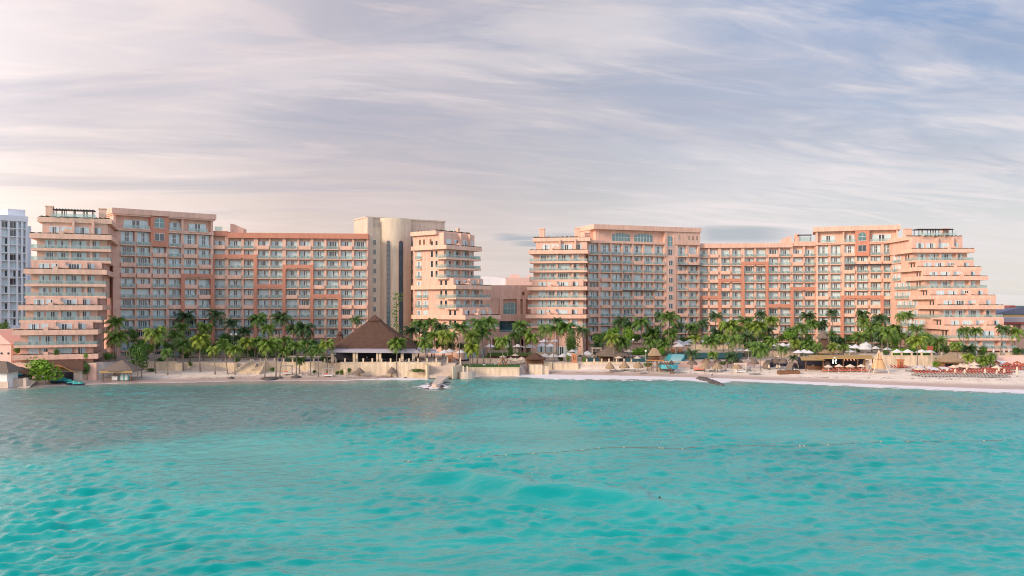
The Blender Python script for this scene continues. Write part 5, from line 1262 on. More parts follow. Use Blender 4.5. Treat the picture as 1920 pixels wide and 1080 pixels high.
# jet skis
def jetski(px, D, dz, label, L=3.3):
    x = wx(px, D); e = empty('jet_ski', (x, D, gz(x, D)+.1+dz), R.uniform(-.15, .15), label, 'jet ski', 'teal and black jet skis')
    b = MB(); rs = []
    for t in [i/8 for i in range(9)]:
        w = .55*math.sin(math.pi*min(1, (t+.12)))**.5 if t < .95 else .12; w = max(.1, .55*(1-(t)**3)); rs.append([(-L/2+L*t, -w, .35+.25*t), (-L/2+L*t, -w*.6, .02+.3*t**3), (-L/2+L*t, w*.6, .02+.3*t**3), (-L/2+L*t, w, .35+.25*t)])
    b.rings(rs); b.build('hull', M['navy'], e)
    b = MB(); b.rings([[(-1.5, -.5, .4), (-1.5, .5, .4), (-1.5, .3, .75), (-1.5, -.3, .75)], [(0, -.5, .5), (0, .5, .5), (0, .25, .85), (0, -.25, .85)], [(.5, -.48, .5), (.5, .48, .5), (.5, .28, 1.1), (.5, -.28, 1.1)], [(1.5, -.2, .6), (1.5, .2, .6), (1.5, .1, .75), (1.5, -.1, .75)]]); b.build('deck', M['tealp'], e)
    b = MB(); b.tube([(.45, -.4, 1.2), (.45, .4, 1.2)], .04, 5); b.build('handlebar', M['darkmetal'], e)
for i, (px, D) in enumerate(((107, 234), (116, 235.5), (126, 234.4), (137, 233.2), (147, 232.4))): jetski(px, D, .2, f'teal and black jet ski, {ordinal(i)} from left under the timber canopy', 4.0)
for i, (px, D) in enumerate(((22, 232), (31, 233))): jetski(px, D, 1.2, f'teal jet ski, {ORD[i]} of two parked beside the left edge bar', 4)
for i, (px, py, lab, mt) in enumerate(((80, 713, 'white board leaning beside the bright green bush', 'white'), (122, 712, 'patterned upright board in front of the jet skis', 'lavroof'))):
    x, D, z = hit(px, py); b = MB(); b.vprism([(-.3, 0), (.3, 0), (.34, 1.8), (.1, 2.6 if i == 0 else 4.2), (-.1, 2.6 if i == 0 else 4.2), (-.34, 1.8)], -.06, .06); o = b.build('surfboard', M[mt]); o.location = (x, D, z); o.rotation_euler = (0, .12, 0); tag(o, lab, 'board')
x, D, z = hit(94, 716); b = MB(); b.box(-.9, .9, 0, 1, 0, .35); b.box(-.7, .7, .1, .9, .35, 2.4); b.box(-.85, .85, 0, 1.0, 2.4, 2.9); b.box(-.5, .5, .2, .8, 2.9, 3.5); o = b.build('equipment_stand', M['canvasc']); o.location = (x, D, z); tag(o, 'pale yellow stacked equipment stand near the jet skis', 'stand')
x, D, z = hit(104, 718.5); b = MB(); b.lathe([(.9, 0), (1.1, .3), (.8, .6), (.1, .7)], 10, jit=.08); o = b.build('covered_pile', M['darkmetal']); o.location = (x, D, z); tag(o, 'black covered heap on the sand near the water left of the shelter', 'pile')
# dark stones on the sand
for i, (px, py, sz, lab) in enumerate(((507, 711.5, 2.6, 'large dark flat rock at the foot of the leaning palm'), (525, 711, .9, 'small dark rock by the palm right of the large flat rock'), (555, 709, 1.5, 'dark mound around the palm before first cabana bed'), (760, 711.5, .6, 'small black rock in the foam before the restaurant'), (434, 711, .7, 'small dark rock near the foot of the stairs'))):
    x, D, z = hit(px, py-1.5); b = MB(); b.lathe([(sz, -.3), (sz*1.05, .1), (sz*.7, .45), (sz*.1, .6)], 11, jit=.12); o = b.build('rock', M['rock']); o.location = (x, D, z); tag(o, lab, 'rock')
b = MB(); r = random.Random(12)
for i in range(170):
    px = r.uniform(730, 815) if i % 3 else r.uniform(560, 730); x, D, z = hit(px, r.uniform(700, 705.5) if px > 730 else r.uniform(700, 703)); s = r.uniform(.12, .38)
    b.lathe([(s, -.1), (s*1.1, .1), (s*.5, s*.9)], 6, (x, D), jit=.2)
    k = len(b.v)-18
    b.v[k:] = [(a, c, h+z) for a, c, h in b.v[k:]]
tag(b.build('beach_rubble', M['stone']), 'loose stone rubble scattered on the sand below the restaurant wall', 'rubble', kind='stuff')
b = MB()
for i in range(420):
    px = r.uniform(300, 1900); py = (706 + 3*math.sin(px*.02)) if px < 840 else (696+ (px-1000)*.008 + 2*math.sin(px*.03)) if px < 1500 else 707+ (px-1500)*.014
    if 840 < px < 1080: continue
    x, D, z = hit(px, py+r.uniform(-1.2, 1.2)); s = r.uniform(.15, .6)
    b.quad((x-s, D, z+.03), (x+s*.2, D-.1, z+.05), (x+s, D+.1, z+.04), (x, D+.22, z+.06))
tag(b.build('seaweed_line', M['plant']), 'thin broken line of dark seaweed along the sand', 'seaweed', kind='stuff')
# pool bar palapas
hut('small round brown palapa bar beside the square cream block', 1003, 0, 672, 661, 19, D=276, m='thatch', posts=4, square=.2, conc=.8)
b = MB(); x = wx(1003, 274)
for k in range(9): b.box(x-2.9+k*.7, x-2.75+k*.7, 273.8, 273.9, 3.1, 4.7)
b.box(x-3, x+3, 273.7, 274.1, 4.7, 4.9); b.box(x-2.6, x+2.6, 275.2, 275.6, 3, 4.6); tag(b.build('bar_counter', M['wood']), 'brown slatted bar counter under the small round palapa', 'counter')
hut('big peaked brown palapa over the pool bar with a shaggy wide skirt', 1148, 0, 664.5, 640, 33, D=285, m='thatchg', posts=4, square=.55, conc=1.7, depth=5.5)
b = MB(); x = wx(1148, 285); b.box(x-6.2, x+7.2, 284, 289, 3, 4.2); b.box(x-6.4, x+7.4, 283.6, 284.1, 4.2, 4.35)
for k in range(11): b.box(x-6+k*1.25, x-5.8+k*1.25, 283.7, 283.9, 3.0, 5.6)
tag(b.build('pool_bar', M['wood']), 'dark wooden pool bar under the big peaked palapa', 'counter')
hut('tall cone-topped brown palapa behind the long beach bar', 1545, 0, 652, 633, 18, D=296, m='thatch', posts=4, conc=.8)
o = hut('pointed cap of the tall palapa behind the beach bar', 1542, 0, 632.5, 620, 10, D=296.2, m='thatchg', posts=1, conc=1.0)[0]
e, x, D, z, ze = hut('gabled straw hut with dark doorway among the red loungers', 1780, 0, 676, 662, 21, D=262, m='thatchl', posts=4, conc=.9, square=.9)
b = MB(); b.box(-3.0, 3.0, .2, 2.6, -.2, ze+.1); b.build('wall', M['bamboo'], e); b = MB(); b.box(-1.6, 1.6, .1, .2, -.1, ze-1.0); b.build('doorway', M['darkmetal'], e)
# thatch of the rooms behind beach bar
for i, (px, ea, ap, hw) in enumerate(((1545, 658, 653, 12), (1568, 657, 652, 10))): hut(['low straw roof left above the beach bar awning', 'low straw roof right above the beach bar awning'][i], px, 0, ea+2, ap+1, hw, D=284, m='thatchl', posts=4, conc=.8)
# lifeguard hut on stilts
e = empty('lifeguard_tower', (wx(1227, 268), 268, gz(wx(1227, 268), 268)), 0, 'wooden lifeguard tower on stilts with straw roof and ladder', 'lifeguard tower')
b = MB()
for sx in (-1.9, -.6, .8, 2.2):
    for sy in (-1, 1.4): b.tube([(sx, sy, -.3), (sx, sy, 3.6)], .11, 6)
for s in (-1.9, 2.2): b.tube([(s, -1, .2), (s*.2, -1, 3.4)], .07, 5)
b.build('stilts', M['wood'], e); b = MB(); b.box(-2.3, 2.8, -1.5, 1.8, 3.5, 3.75); b.build('platform', M['woodo'], e)
b = MB(); b.box(-2.3, 2.8, -1.5, -1.42, 4.5, 4.62); b.box(-2.3, 2.8, -1.5, -1.45, 4.1, 4.16)
for k in range(8): b.box(-2.3+k*.72, -2.2+k*.72, -1.5, -1.42, 3.75, 4.5)
b.build('guard_rail', M['wood'], e); b = MB(); b.box(-1.3, 1.6, 0, 1.4, 3.75, 6.0); b.build('cabin', M['wood'], e)
b = MB(); thatch_cone(b, 2.1, 1.8, 2.1, 7, .9, square=.5, k=20, z0=5.4, top=.3); b.build('thatch_roof', M['thatchl'], e)
b = MB(); b.tube([(2.0, -1.4, 5.0), (4.4, -4.2, -.3)], .12, 5); b.tube([(2.9, -1.4, 5.0), (5.2, -4.2, -.3)], .12, 5)
for k in range(9): t = k/9; b.box(2.0+2.4*t, 2.9+2.3*t, -1.5-2.8*t, -1.3-2.8*t, 4.6-4.8*t, 4.68-4.8*t)
b.build('ladder', M['wood'], e)

# parasols: straw ones
def parasol_straw(px, apex, eave, base, hw, label, m='thatchl', D=None):
    if D: x = wx(px, D); z = gz(x, D)
    else: x, D, z = hit(px, base)
    w = hw*D/F; e = empty('straw_parasol', (x, D, z), 0, label, 'parasol', 'straw parasols on the beach')
    ze, za = wz(eave, D)-z, wz(apex, D)-z
    b = MB(); thatch_cone(b, w, w, za-ze, 6, .95, k=16, z0=ze, top=.05); b.build('thatch_top', M[m], e)
    b = MB(); b.tube([(0, 0, -.2), (0, 0, za-.2)], .09, 6); b.build('pole', M['wood'], e)
PS = [(674, 689, 697, 704.5, 9.5, 'dark straw parasol before the restaurant wall, left of the other one', 'thatchg'), (734.5, 688, 697, 707, 9, 'dark straw parasol before the restaurant wall near the slender palm', 'thatchg'), (796, 688, 694, 702, 8, 'weathered straw parasol left of the jetty stairs', 'thatchg'),
 (1143.5, 678, 689, 698.5, 9, 'straw parasol nearest the pool bar'), (1170.5, 677, 688, 695, 10, 'pale straw parasol over low seats, middle one before the pool'), (1196.5, 677, 687, 697, 10, 'straw parasol left of the lifeguard tower', ),
 (1259, 675, 682, 693, 6, 'small tattered brown parasol before the turquoise cascade', 'thatchg'), (1298, 673, 681, 692, 10, 'brown straw parasol right of the peach garden wall', 'thatchg'), (1321, 679, 689, 698, 10, 'bright straw parasol beside coral chairs'), (1345, 680, 689, 698, 10, 'straw parasol with a low brim, second from bright one'), (1382, 681, 689, 699, 9, 'shaggy straw parasol left of the white cabana'),
 (1324, 671, 678, 690, 9, 'pale straw parasol behind the bright one'), (1364, 673, 680, 690, 9, 'brown straw parasol behind the palms near white cabana', 'thatchg'), (1346, 672, 678, 690, 8, 'small brown straw parasol in the second row', 'thatchg'),
 (1414, 671, 680, 690, 9, 'grey straw parasol left of wicker pods', 'thatchg'), (1455, 669, 679, 690, 8, 'straw parasol between the wicker pods, left one'), (1468, 670, 679, 692, 9, 'dark straw parasol between the wicker pods, right one', 'thatchg'), (1385, 672, 678, 690, 8, 'greenish straw parasol behind the white cabana', 'thatchg')]
for p in PS: parasol_straw(p[0], p[1], p[2], p[3], p[4], p[5], p[6] if len(p) > 6 else 'thatchl')

# fabric umbrellas
def umb_mesh(m):
    c = MB(); k = 8; rs = [[(r*math.cos(2*math.pi*j/k), r*math.sin(2*math.pi*j/k), z) for j in range(k)] for r, z in ((1, -.08), (1, 0), (.55, .22), (.05, .5))]
    c.rings(rs, 0, False, True); cm = c.mesh('canopy', [M[m]])
    p = MB(); p.tube([(0, 0, 0), (0, 0, 2.9)], .045, 6); p.lathe([(.32, 0), (.3, .12), (.06, .15)], 8); return cm, p.mesh('pole', [M['white'] if m != 'canvasr' else M['wood']])
UM = {k: umb_mesh(k) for k in ('canvas', 'canvasc', 'canvasr')}
UMB = []
def umbrella(px, top, hw, D, m='canvas', zone=''):
    UMB.append((zone, px, top, hw, D, m))
def uz(zone, m, rows):
    for px, top, hw, D in rows: umbrella(px, top, hw, D, m, zone)
uz('between thatched restaurant and jetty terrace', 'canvas', [(812, 655, 12, 274), (833, 656, 11, 272), (843, 654, 11, 276), (864, 656, 10, 274)])
uz('on the garden terrace before the link building', 'canvas', [(919, 645, 10, 296), (952, 646, 10, 296), (971, 645, 10, 298), (992, 645, 12, 294), (1017, 643, 11, 296), (1032, 644, 10, 296), (1020, 636, 9, 308), (1040, 636, 8, 308)])
uz('in the sunken seating by the lawn', 'canvasc', [(943, 666, 7, 278), (966, 663, 7, 280), (958, 670, 8, 276), (978, 669, 9, 276), (966, 672, 8, 274)])
uz('in the row behind small brown palapa bar', 'canvas', [(1022, 663, 10, 284), (1037, 663, 11, 284), (1056, 663, 11, 284), (1067, 661, 9, 288), (1075, 662, 10, 284), (1073, 655, 8, 292), (1102, 658, 12, 288)])
uz('around the pool bar', 'canvasc', [(1160, 667, 8, 280), (1178, 655, 9, 290), (1195, 668, 9, 282)])
uz('behind the infinity pool', 'canvas', [(1273, 637, 11, 312), (1273, 643, 12, 306), (1285, 640, 11, 310), (1294, 636, 10, 314), (1317, 637, 9, 314), (1363, 641, 8, 305), (1386, 652, 10, 292), (1403, 653, 9, 290)])
uz('in the cluster left of the brown palapa cone', 'canvas', [(1457, 643, 10, 300), (1468, 643, 10, 296), (1480, 644, 10, 298), (1507, 648, 7, 294), (1497, 656, 10, 285), (1508, 655, 10, 286), (1517, 657, 9, 284)])
uz('on the upper terrace behind beach bar', 'canvas', [(1573, 646, 9, 294), (1593, 647, 10, 292), (1604, 646, 12, 290), (1593, 655, 9, 284), (1623, 647, 14, 288), (1642, 649, 9, 290), (1664, 651, 9, 290)])
uz('of the neat row above the green hedge', 'canvas', [(1682, 655, 11, 273), (1702, 655, 11, 273), (1728, 655, 11, 273), (1742, 655, 11, 273)])
uz('in front of the long beach bar', 'canvasc', [(1553, 684, 8, 255), (1573, 683, 8, 255), (1594, 683, 9, 255), (1615, 683, 8, 255)])
uz('shading the red loungers', 'canvasc', [(1724, 688, 9, 252), (1742, 686, 9, 254), (1788, 684, 9, 254), (1802, 682, 9, 256), (1812, 683, 10, 254), (1827, 685, 9, 252), (1802, 676, 8, 262), (1827, 679, 9, 258), (1869, 685, 9, 250)])
uz('at the far right among crowded loungers', 'canvasr', [(1867, 676, 8, 262), (1888, 679, 8, 258), (1907, 677, 7, 262), (1918, 681, 8, 256), (1878, 690, 0.1, 255)][:4])
zs_ = {}
for u in UMB: zs_.setdefault(u[0], []).append(u)
for z, lst in zs_.items():
    lst.sort(key=lambda t: t[1])
    for i, (zz, px, top, hw, D, m) in enumerate(lst):
        x = wx(px, D); g = gz(x, D); w = hw*D/F*1.05; zt = wz(top, D); h = zt-w*.5*.9; hh = max(h-g, 1.6); g = min(g, zt-w*.45-1.8)
        hh = zt - .45*w - g
        col = {'canvas': 'white', 'canvasc': 'cream', 'canvasr': 'rust red'}[m]
        e = empty('sun_umbrella', (x, D, g), R.uniform(-.1, .5), f'open {col} umbrella, {ORD[i]} from left {z}', 'umbrella', 'open sun umbrellas')
        inst('canopy', UM[m][0], e, (0, 0, hh), (w, w, w*.95)); inst('pole', UM[m][1], e, (0, 0, 0), (1, 1, (hh+.3*w)/2.9))
def closed_umb(px, base, h, label, D=None, m='canvas'):
    if D: x = wx(px, D); z = gz(x, D)
    else: x, D, z = hit(px, base)
    hh = h*D/F; e = empty('closed_umbrella', (x, D, z), 0, label, 'umbrella', 'closed sun umbrellas'); b = MB()
    b.lathe([(.28, hh*.25), (.34, hh*.45), (.26, hh*.8), (.05, hh)], 8, jit=.08); b.build('canopy', M[m], e); b = MB(); b.tube([(0, 0, 0), (0, 0, hh*.3)], .05, 6); b.lathe([(.3, 0), (.28, .1)], 8); b.build('pole', M['wood'], e)
for i, (px, D, h) in enumerate(((1830, 276, 9), (1863, 277, 12), (1882, 277, 12), (1892, 279, 12), (1914, 277, 12))): closed_umb(px, 0, h, f'closed white umbrella, {ORD[i]} from left on the terrace above the peach wall', D)
for i, (px, py, h) in enumerate(((1791, 702, 11), (1809, 703, 11), (1847, 703, 12), (1869, 704, 11), (1873, 699, 11), (1883, 702, 11), (1907, 706, 12), (1907, 699, 12), (1813, 697, 12), (1776, 698, 8))): closed_umb(px, py, h, f'closed cream umbrella, {ORD[i]} of those standing among red loungers', None, 'canvasc')
for i, (px, py, h) in enumerate(((1442, 693, 10), (1457, 692, 9), (1461.5, 692, 9), (1496, 692.5, 9), (1395, 692, 11), (1399, 690, 11), (1460, 672, 8))): closed_umb(px, py, h, f'closed cream umbrella, {ORD[i]} of those standing near the wicker pods', None, 'canvasc')

# loungers
def lounger_parts(m):
    f = MB(); f.box(-1.0, 1.0, -.36, .36, .26, .33)
    for x in (-.85, .8):
        for y in (-.33, .27): f.box(x, x+.06, y, y+.06, 0, .26)
    c = MB(); c.box(-1.0, .35, -.34, .34, .335, .47); k = MB(); k.vprism([(.35, .335), (.47, .335), (1.05, .85), (.95, .96), (.35, .47)], -.34, .34)
    return f.mesh('frame', [M['wood'] if m != 'greyc' else M['greyd']]), c.mesh('cushion', [M[m]]), k.mesh('backrest', [M[m]])
LG = {m: lounger_parts(m) for m in ('red', 'coral', 'greyc')}
def lounger(x, D, z, rz, m, label, sc=1.0):
    col = {'red': 'red', 'coral': 'coral', 'greyc': 'grey'}[m]
    e = empty('sun_lounger', (x, D, z), rz, label, 'sun lounger', 'sun loungers on the beach')
    for nm, me in zip(('frame', 'cushion', 'backrest'), LG[m]): inst(nm, me, e, (0, 0, 0), (sc, sc, sc))
def lrow(m, lab, spots, rz=math.pi/2-.5):
    for i, (px, py) in enumerate(spots):
        x, D, z = hit(px, py); lounger(x, D, z+.02, rz+R.uniform(-.12, .12), m, f"{ {'red': 'red', 'coral': 'coral', 'greyc': 'grey'}[m]} lounger, {ORD[i % 36]} from left {lab}")
lrow('coral', 'in the row before the beach bar', [(1548+i*9.8, 697.5) for i in range(9)], 2.2)
lrow('coral', 'in second row before beach bar', [(1552+i*10.3, 694.5) for i in range(7)], 2.2)
lrow('red', 'at the orange column', [(1676+i*6.5, 690.5+.2*(i % 2)) for i in range(5)], 2.3)
lrow('red', 'in the front red row', [(1721+i*5.6, 701+.3*(i % 3)) for i in range(9)] + [(1780+i*4.8, 702) for i in range(24)], 2.4)
lrow('red', 'in the second red row', [(1716+i*6.4, 698) for i in range(7)] + [(1762+i*6, 697.5) for i in range(7)] + [(1815+i*5.4, 698.5) for i in range(16)], 2.4)
lrow('red', 'in the third red row', [(1766+i*6, 692.5) for i in range(4)] + [(1795+i*6, 693) for i in range(8)] + [(1850+i*5.2, 694) for i in range(14)], 2.4)
lrow('red', 'in the rear red row', [(1862+i*5.6, 689.5) for i in range(11)], 2.4)
lrow('greyc', 'in upper folded line at sand edge', [(1716+i*6.4, 704.3) for i in range(27)], 2.9)
lrow('greyc', 'in lower folded line at sand edge', [(1729+i*6.6, 706.9+.05*i) for i in range(25)], 2.9)
lrow('greyc', 'before the white canopy near the column', [(1704+i*7, 697) for i in range(3)], 2.9)
lrow('red', 'under the rust umbrella far right', [(1888+i*6, 686.5) for i in range(6)], 2.4)
lrow('coral', 'under the bright straw parasol', [(1303+i*4.6, 695) for i in range(4)], 1.2)
lrow('greyc', 'under the straw parasols on the open sand', [(1150, 697), (1162, 697), (1186, 697), (1206, 701), (1262, 700), (1275, 700), (1336, 697), (1357, 696), (1410, 703), (1420, 703), (1430, 690), (1402, 695)], .2)
lrow('greyc', 'on the sand before the restaurant', [(690, 706), (720, 707), (757, 706), (770, 706), (783, 706), (797, 706)], .1)
# teak loungers stacked near pods
x, D, z = hit(1480, 701); e = empty('lounger_stack', (x, D, z), 0, 'stack of brown wooden loungers right of the left wicker pod', 'lounger stack')
b = MB(); b.box(-3.4, 3.0, -.9, .9, 0, 1.0); b.build('base', M['wood'], e); b = MB()
for k in range(4): b.quad((-3.4+k*1.5, -.92, 1.5), (-2.6+k*1.5, -.92, 1.0), (-2.2+k*1.5, .9, 1.4), (-3.0+k*1.5, .9, 2.0))
b.build('slats', M['greyc'], e)
# sunken terrace seating: dark sofa blocks
e = empty('white_cabana', (wx(1388, 262), 262, gz(wx(1388, 262), 262)), 0, 'white framed cabana with draped bed behind shaggy parasol', 'cabana')
b = MB()
for sx in (-1.4, 1.4):
    for sy in (-1.2, 1.2): b.box(sx-.08, sx+.08, sy-.08, sy+.08, 0, 2.5)
b.build('frame', M['white'], e); b = MB(); b.box(-1.6, 1.6, -1.4, 1.4, 2.5, 2.75); b.build('roof', M['canvasc'], e); b = MB(); b.box(-1.2, 1.2, -1, 1, .1, .6); b.build('bed', M['white'], e)
for i, (px, py, lab) in enumerate(((539, 702, 'white four-post cabana bed near the leaning palms'), (615, 706.5, 'white four-post cabana bed left of the restaurant wall'))):
    x, D, z = hit(px, py); e = empty('cabana_bed', (x, D, z), .1, lab, 'cabana bed', 'beach cabana beds'); b = MB(); w = 1.35
    for sx in (-w, w):
        for sy in (-1.1, 1.1): b.box(sx-.09, sx+.09, sy-.09, sy+.09, 0, 2.5)
    b.build('frame', M['stone'], e); b = MB(); b.box(-w-.15, w+.15, -1.25, 1.25, 2.5, 2.62); b.build('roof', M['greyc'], e); b = MB(); b.box(-w, w, -1.1, 1.1, .25, .65); b.build('mattress', M['canvas'], e); b = MB(); b.box(-w+.2, 0, .3, .9, .65, .95); b.build('cushions', M['coral'], e)
x, D, z = hit(650, 703); b = MB(); b.lathe([(.9, 0), (1.05, 1.6), (1.0, 1.7)], 12); o = b.build('planter', M['wallc']); o.location = (x, D, z); tag(o, 'round cream planter against the restaurant wall', 'planter')

# wicker pods
for i, (px, py, w, h, op, lab) in enumerate(((1441, 691, 9.5, 16, .6, 'domed wicker pod with opening to the right, left one of the two'), (1485, 693.5, 10, 15.5, .7, 'domed wicker pod with dark mouth, right one of the two'))):
    x, D, z = hit(px, py); s = D/F; r_ = w*s; hh = h*s; e = empty('wicker_pod', (x, D, z), .55, lab, 'beach pod', 'wicker beach pods')
    b = MB(); rs = []
    for yq, f in ((-1.2, .92), (-.4, 1.0), (.6, .98), (1.3, .8), (1.7, .4)):
        rs.append([(r_*f*math.cos(math.pi*j/14), yq, hh*f*math.sin(math.pi*j/14)) for j in range(15)])
    b.rings(rs); b.build('shell', M['thatchg'], e)
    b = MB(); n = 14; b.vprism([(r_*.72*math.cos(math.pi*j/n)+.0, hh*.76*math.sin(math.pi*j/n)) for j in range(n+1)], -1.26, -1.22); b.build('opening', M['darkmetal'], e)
    b = MB(); b.box(-.8, .8, -1.9, -1.3, .1, .4); b.build('bed', M['white'], e)
# blue tent
b = MB(); x, D, z = hit(1468, 689); b.rings([[(-2.3, -.2, 0), (2.3, -.2, 0), (2.3, 2, 0), (-2.3, 2, 0)], [(-2.2, -.2, 2.3), (2.2, -.2, 2.3), (2.2, 2, 2.3), (-2.2, 2, 2.3)]]); o = b.build('blue_shelter', M['navy']); o.location = (x, D+3, z); tag(o, 'dark blue fabric shelter between the wicker pods', 'shelter')

# long beach bar
e = empty('beach_bar', (wx(1570, 262), 262, gz(wx(1570, 262), 262)), 0, 'long open beach bar with bamboo awnings and hanging lanterns', 'beach bar')
ox = e.location.x; oz = e.location.z
def bx_(px, D=258): return wx(px, D)-ox
def bz_(py, D=258): return wz(py, D)-oz
b = MB(); b.quad((bx_(1500), -5.2, bz_(674.5)), (bx_(1544), -5.2, bz_(674.5)), (bx_(1536), -1, bz_(670)), (bx_(1506), -1, bz_(670)))
b.box(bx_(1500), bx_(1544), -5.3, -5.2, bz_(675.2), bz_(674.2)); b.build('awning', M['bamboo'], e)
b = MB(); b.quad((bx_(1532), -4.2, bz_(672)), (bx_(1582), -4.2, bz_(672)), (bx_(1576, 264), 4, bz_(667, 264)), (bx_(1516, 264), 4, bz_(666, 264)))
b.quad((bx_(1582), -4, bz_(672.3)), (bx_(1640), -4, bz_(672.3)), (bx_(1638, 264), 4, bz_(666, 264)), (bx_(1576, 264), 4, bz_(667, 264))); b.box(bx_(1532), bx_(1640), -4.3, -4.18, bz_(673), bz_(671.6)); b.build('awning', M['bamboo'], e)
for px in (1511, 1543.5, 1581.5, 1608, 1621.5, 1636): b = MB(); b.box(bx_(px)-.14, bx_(px)+.14, -4.1, -3.85, -.1, bz_(672.4)); b.build('post', M['wood'], e)
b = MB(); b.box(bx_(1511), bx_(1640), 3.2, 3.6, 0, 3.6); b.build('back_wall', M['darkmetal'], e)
b = MB(); b.box(bx_(1526), bx_(1620), 1.0, 1.8, 0, 1.1); b.build('counter', M['wood'], e)
b = MB(); b.lathe([(1.0, 0), (1.2, 1.2), (.7, 2.4), (.2, 2.8)], 12, (bx_(1558), -1)); b.build('wicker_lamp', M['thatchg'], e)
b = MB(); b.box(bx_(1625), bx_(1634), -2, -1, 0, 3.0); b.build('stone_wall', M['grey'], e)
for k in range(14):
    b = MB(); b.lathe([(.05, 0), (.2, .08), (.22, .3), (.05, .42)], 7); o = b.build('hanging_lantern', M['lampo'] if k % 3 == 0 else (M['canvas'] if k % 3 == 1 else M['canvasr']), e); o.location = (bx_(1584+k*2.1), -3.4+.6*(k % 3), bz_(676+1.2*(k % 3)))
# lit white sign: a rounded arch letter with a bar, on the bar front
b = MB(); x = bx_(1566.5); 
arc = [(.62*math.cos(math.pi*(1-j/10)), .9+.62*math.sin(math.pi*(1-j/10))) for j in range(11)]; arci = [(.34*math.cos(math.pi*j/10), .9+.34*math.sin(math.pi*j/10)) for j in range(11)]
b.vprism([(-.62, -.1)] + [(-.62, -.1)][:0] + arc + [(.62, .55)] + [(.34, .55)] + arci + [(-.34, -.1)][:1], -.05, .05)
b.box(-.05, .62, -.05, .05, .4, .58); b.vprism([(.1, .35), (.34, .35), (.6, -.35), (.34, -.35)], -.052, .048); b.box(-.62, -.34, -.045, .045, -.35, -.1)
o = b.build('sign', M['lampw'], e); o.location = (x, -3.3, bz_(680)); o.scale = (1, 1, 1)
# bar tables + seats
for k in range(6):
    px = 1517+k*4.6; x, D, z = hit(px, 692.5-(k % 2)); t = empty('bar_table', (x, D, z), 0, f'pale table, {ORD[k]} from left at the left end of the beach bar', 'table', 'beach bar tables')
    b = MB(); b.box(-.45, .45, -.45, .45, .7, .76); b.build('tabletop', M['white'], t); b = MB(); b.tube([(0, 0, 0), (0, 0, .7)], .06, 6); b.build('pedestal', M['rail'], t)
# tipi
x, D, z = hit(1648, 699); e = empty('canvas_tipi', (x, D, z), 0, 'tall tan canvas cone raised on pale leaning poles at the beach', 'tipi')
zt = wz(656, D)-z; zb = wz(690.5, D)-z; w = 14*D/F
b = MB(); rs = [[(.12*math.cos(a), .12*math.sin(a), zt-.6) for a in [2*math.pi*j/18 for j in range(18)]]]
rs = [[(r*math.cos(2*math.pi*j/18), r*math.sin(2*math.pi*j/18), zz) for j in range(18)] for r, zz in ((w, zb), (w*.52, zb+(zt-zb)*.48), (w*.50, zb+(zt-zb)*.5), (.1, zt-.3))]
b.rings(rs, 0, False, True); b.build('canvas', mat('tan canvas', (.62, .38, .20), .8, .12, 1.0), e)
b = MB(); b.lathe([(w*.53, zb+(zt-zb)*.475), (w*.53, zb+(zt-zb)*.495)], 18, cap0=False, cap1=False); b.build('rope', M['wood'], e)
for px, py, D2 in ((1628, 697, 0), (1636.5, 703, -4), (1669, 704, -4), (1660, 697, 3)):
    xx = wx(px, D+D2)-x; b = MB(); b.tube([(xx, D2, gz(x+xx, D+D2)-z-.2), (-xx*.03, -D2*.03, zt)], .11, 6); b.build('pole', M['wallc'], e)
# hedge + dark board on the white umbrella terrace
b = MB(); r = random.Random(3)
for i in range(1500):
    p = Vector((r.uniform(wx(1674, 276), wx(1752, 276)), 276+r.uniform(0, .8), r.uniform(5.6, 7.7))); u = Vector((r.gauss(0, 1), r.gauss(0, 1), r.gauss(0, 1))).normalized()*.2; w = Vector((r.gauss(0, 1), r.gauss(0, 1), r.gauss(0, 1))).normalized()*.2
    b.quad(tuple(p-u), tuple(p-w), tuple(p+u), tuple(p+w))
b.box(wx(1674, 276), wx(1752, 276), 276.2, 277, 5.5, 7.5)
tag(b.build('hedge', M['leafb']), 'clipped green hedge behind the row of four white umbrellas', 'hedge')
b = MB(); b.box(-.9, .9, -.1, .1, 1.0, 3.2); b.box(-.1, .1, -.05, .05, 0, 1.0); o = b.build('notice_board', M['canvasr']); o.location = (wx(1744, 272.5), 272.5, 5.6); tag(o, 'maroon board at the right end of white umbrella row', 'board')
# white gazebo and shade sails
e = empty('round_white_tent', (wx(1623, 292), 292, 5.6), 0, 'round white scalloped tent on the upper terrace left of the tipi', 'tent'); b = MB(); b.lathe([(2.0, 1.9), (2.0, 2.6), (1.2, 3.1), (.3, 3.6)], 12, cap0=False); b.build('roof', M['canvas'], e)
for k in range(6): b = MB(); a = k*math.pi/3; b.tube([(1.8*math.cos(a), 1.8*math.sin(a), -1), (1.8*math.cos(a), 1.8*math.sin(a), 2.5)], .07, 5); b.build('post', M['white'], e)
for i, (px, py, w, D) in enumerate(((1752, 697, 10, 250), (1727, 694, 8, 252), (1773, 696, 10, 252), (1880, 684, 14, 262))):
    e = empty('shade_canopy', (wx(px, D), D, gz(wx(px, D), D)), 0, ['white shade sail over loungers left of gabled hut', 'off-white shade sail beside the tall leaning palm', 'white shade cloth below the gabled hut', 'white framed lounge canopy at far right'][i], 'canopy')
    ww = w*D/F; zt = wz(py-8, D)-gz(wx(px, D), D); b = MB(); b.quad((-ww, -.8, zt*.6), (ww, -.8, zt*.45), (ww*.8, 1.6, zt*.9), (-ww, 1.4, zt)); b.build('cloth', M['canvas'], e)
    for sx in (-.9, .9): b = MB(); b.tube([(ww*sx, -.8, -.1), (ww*sx, -.8, zt*.52)], .06, 5); b.build('post', M['white'], e)
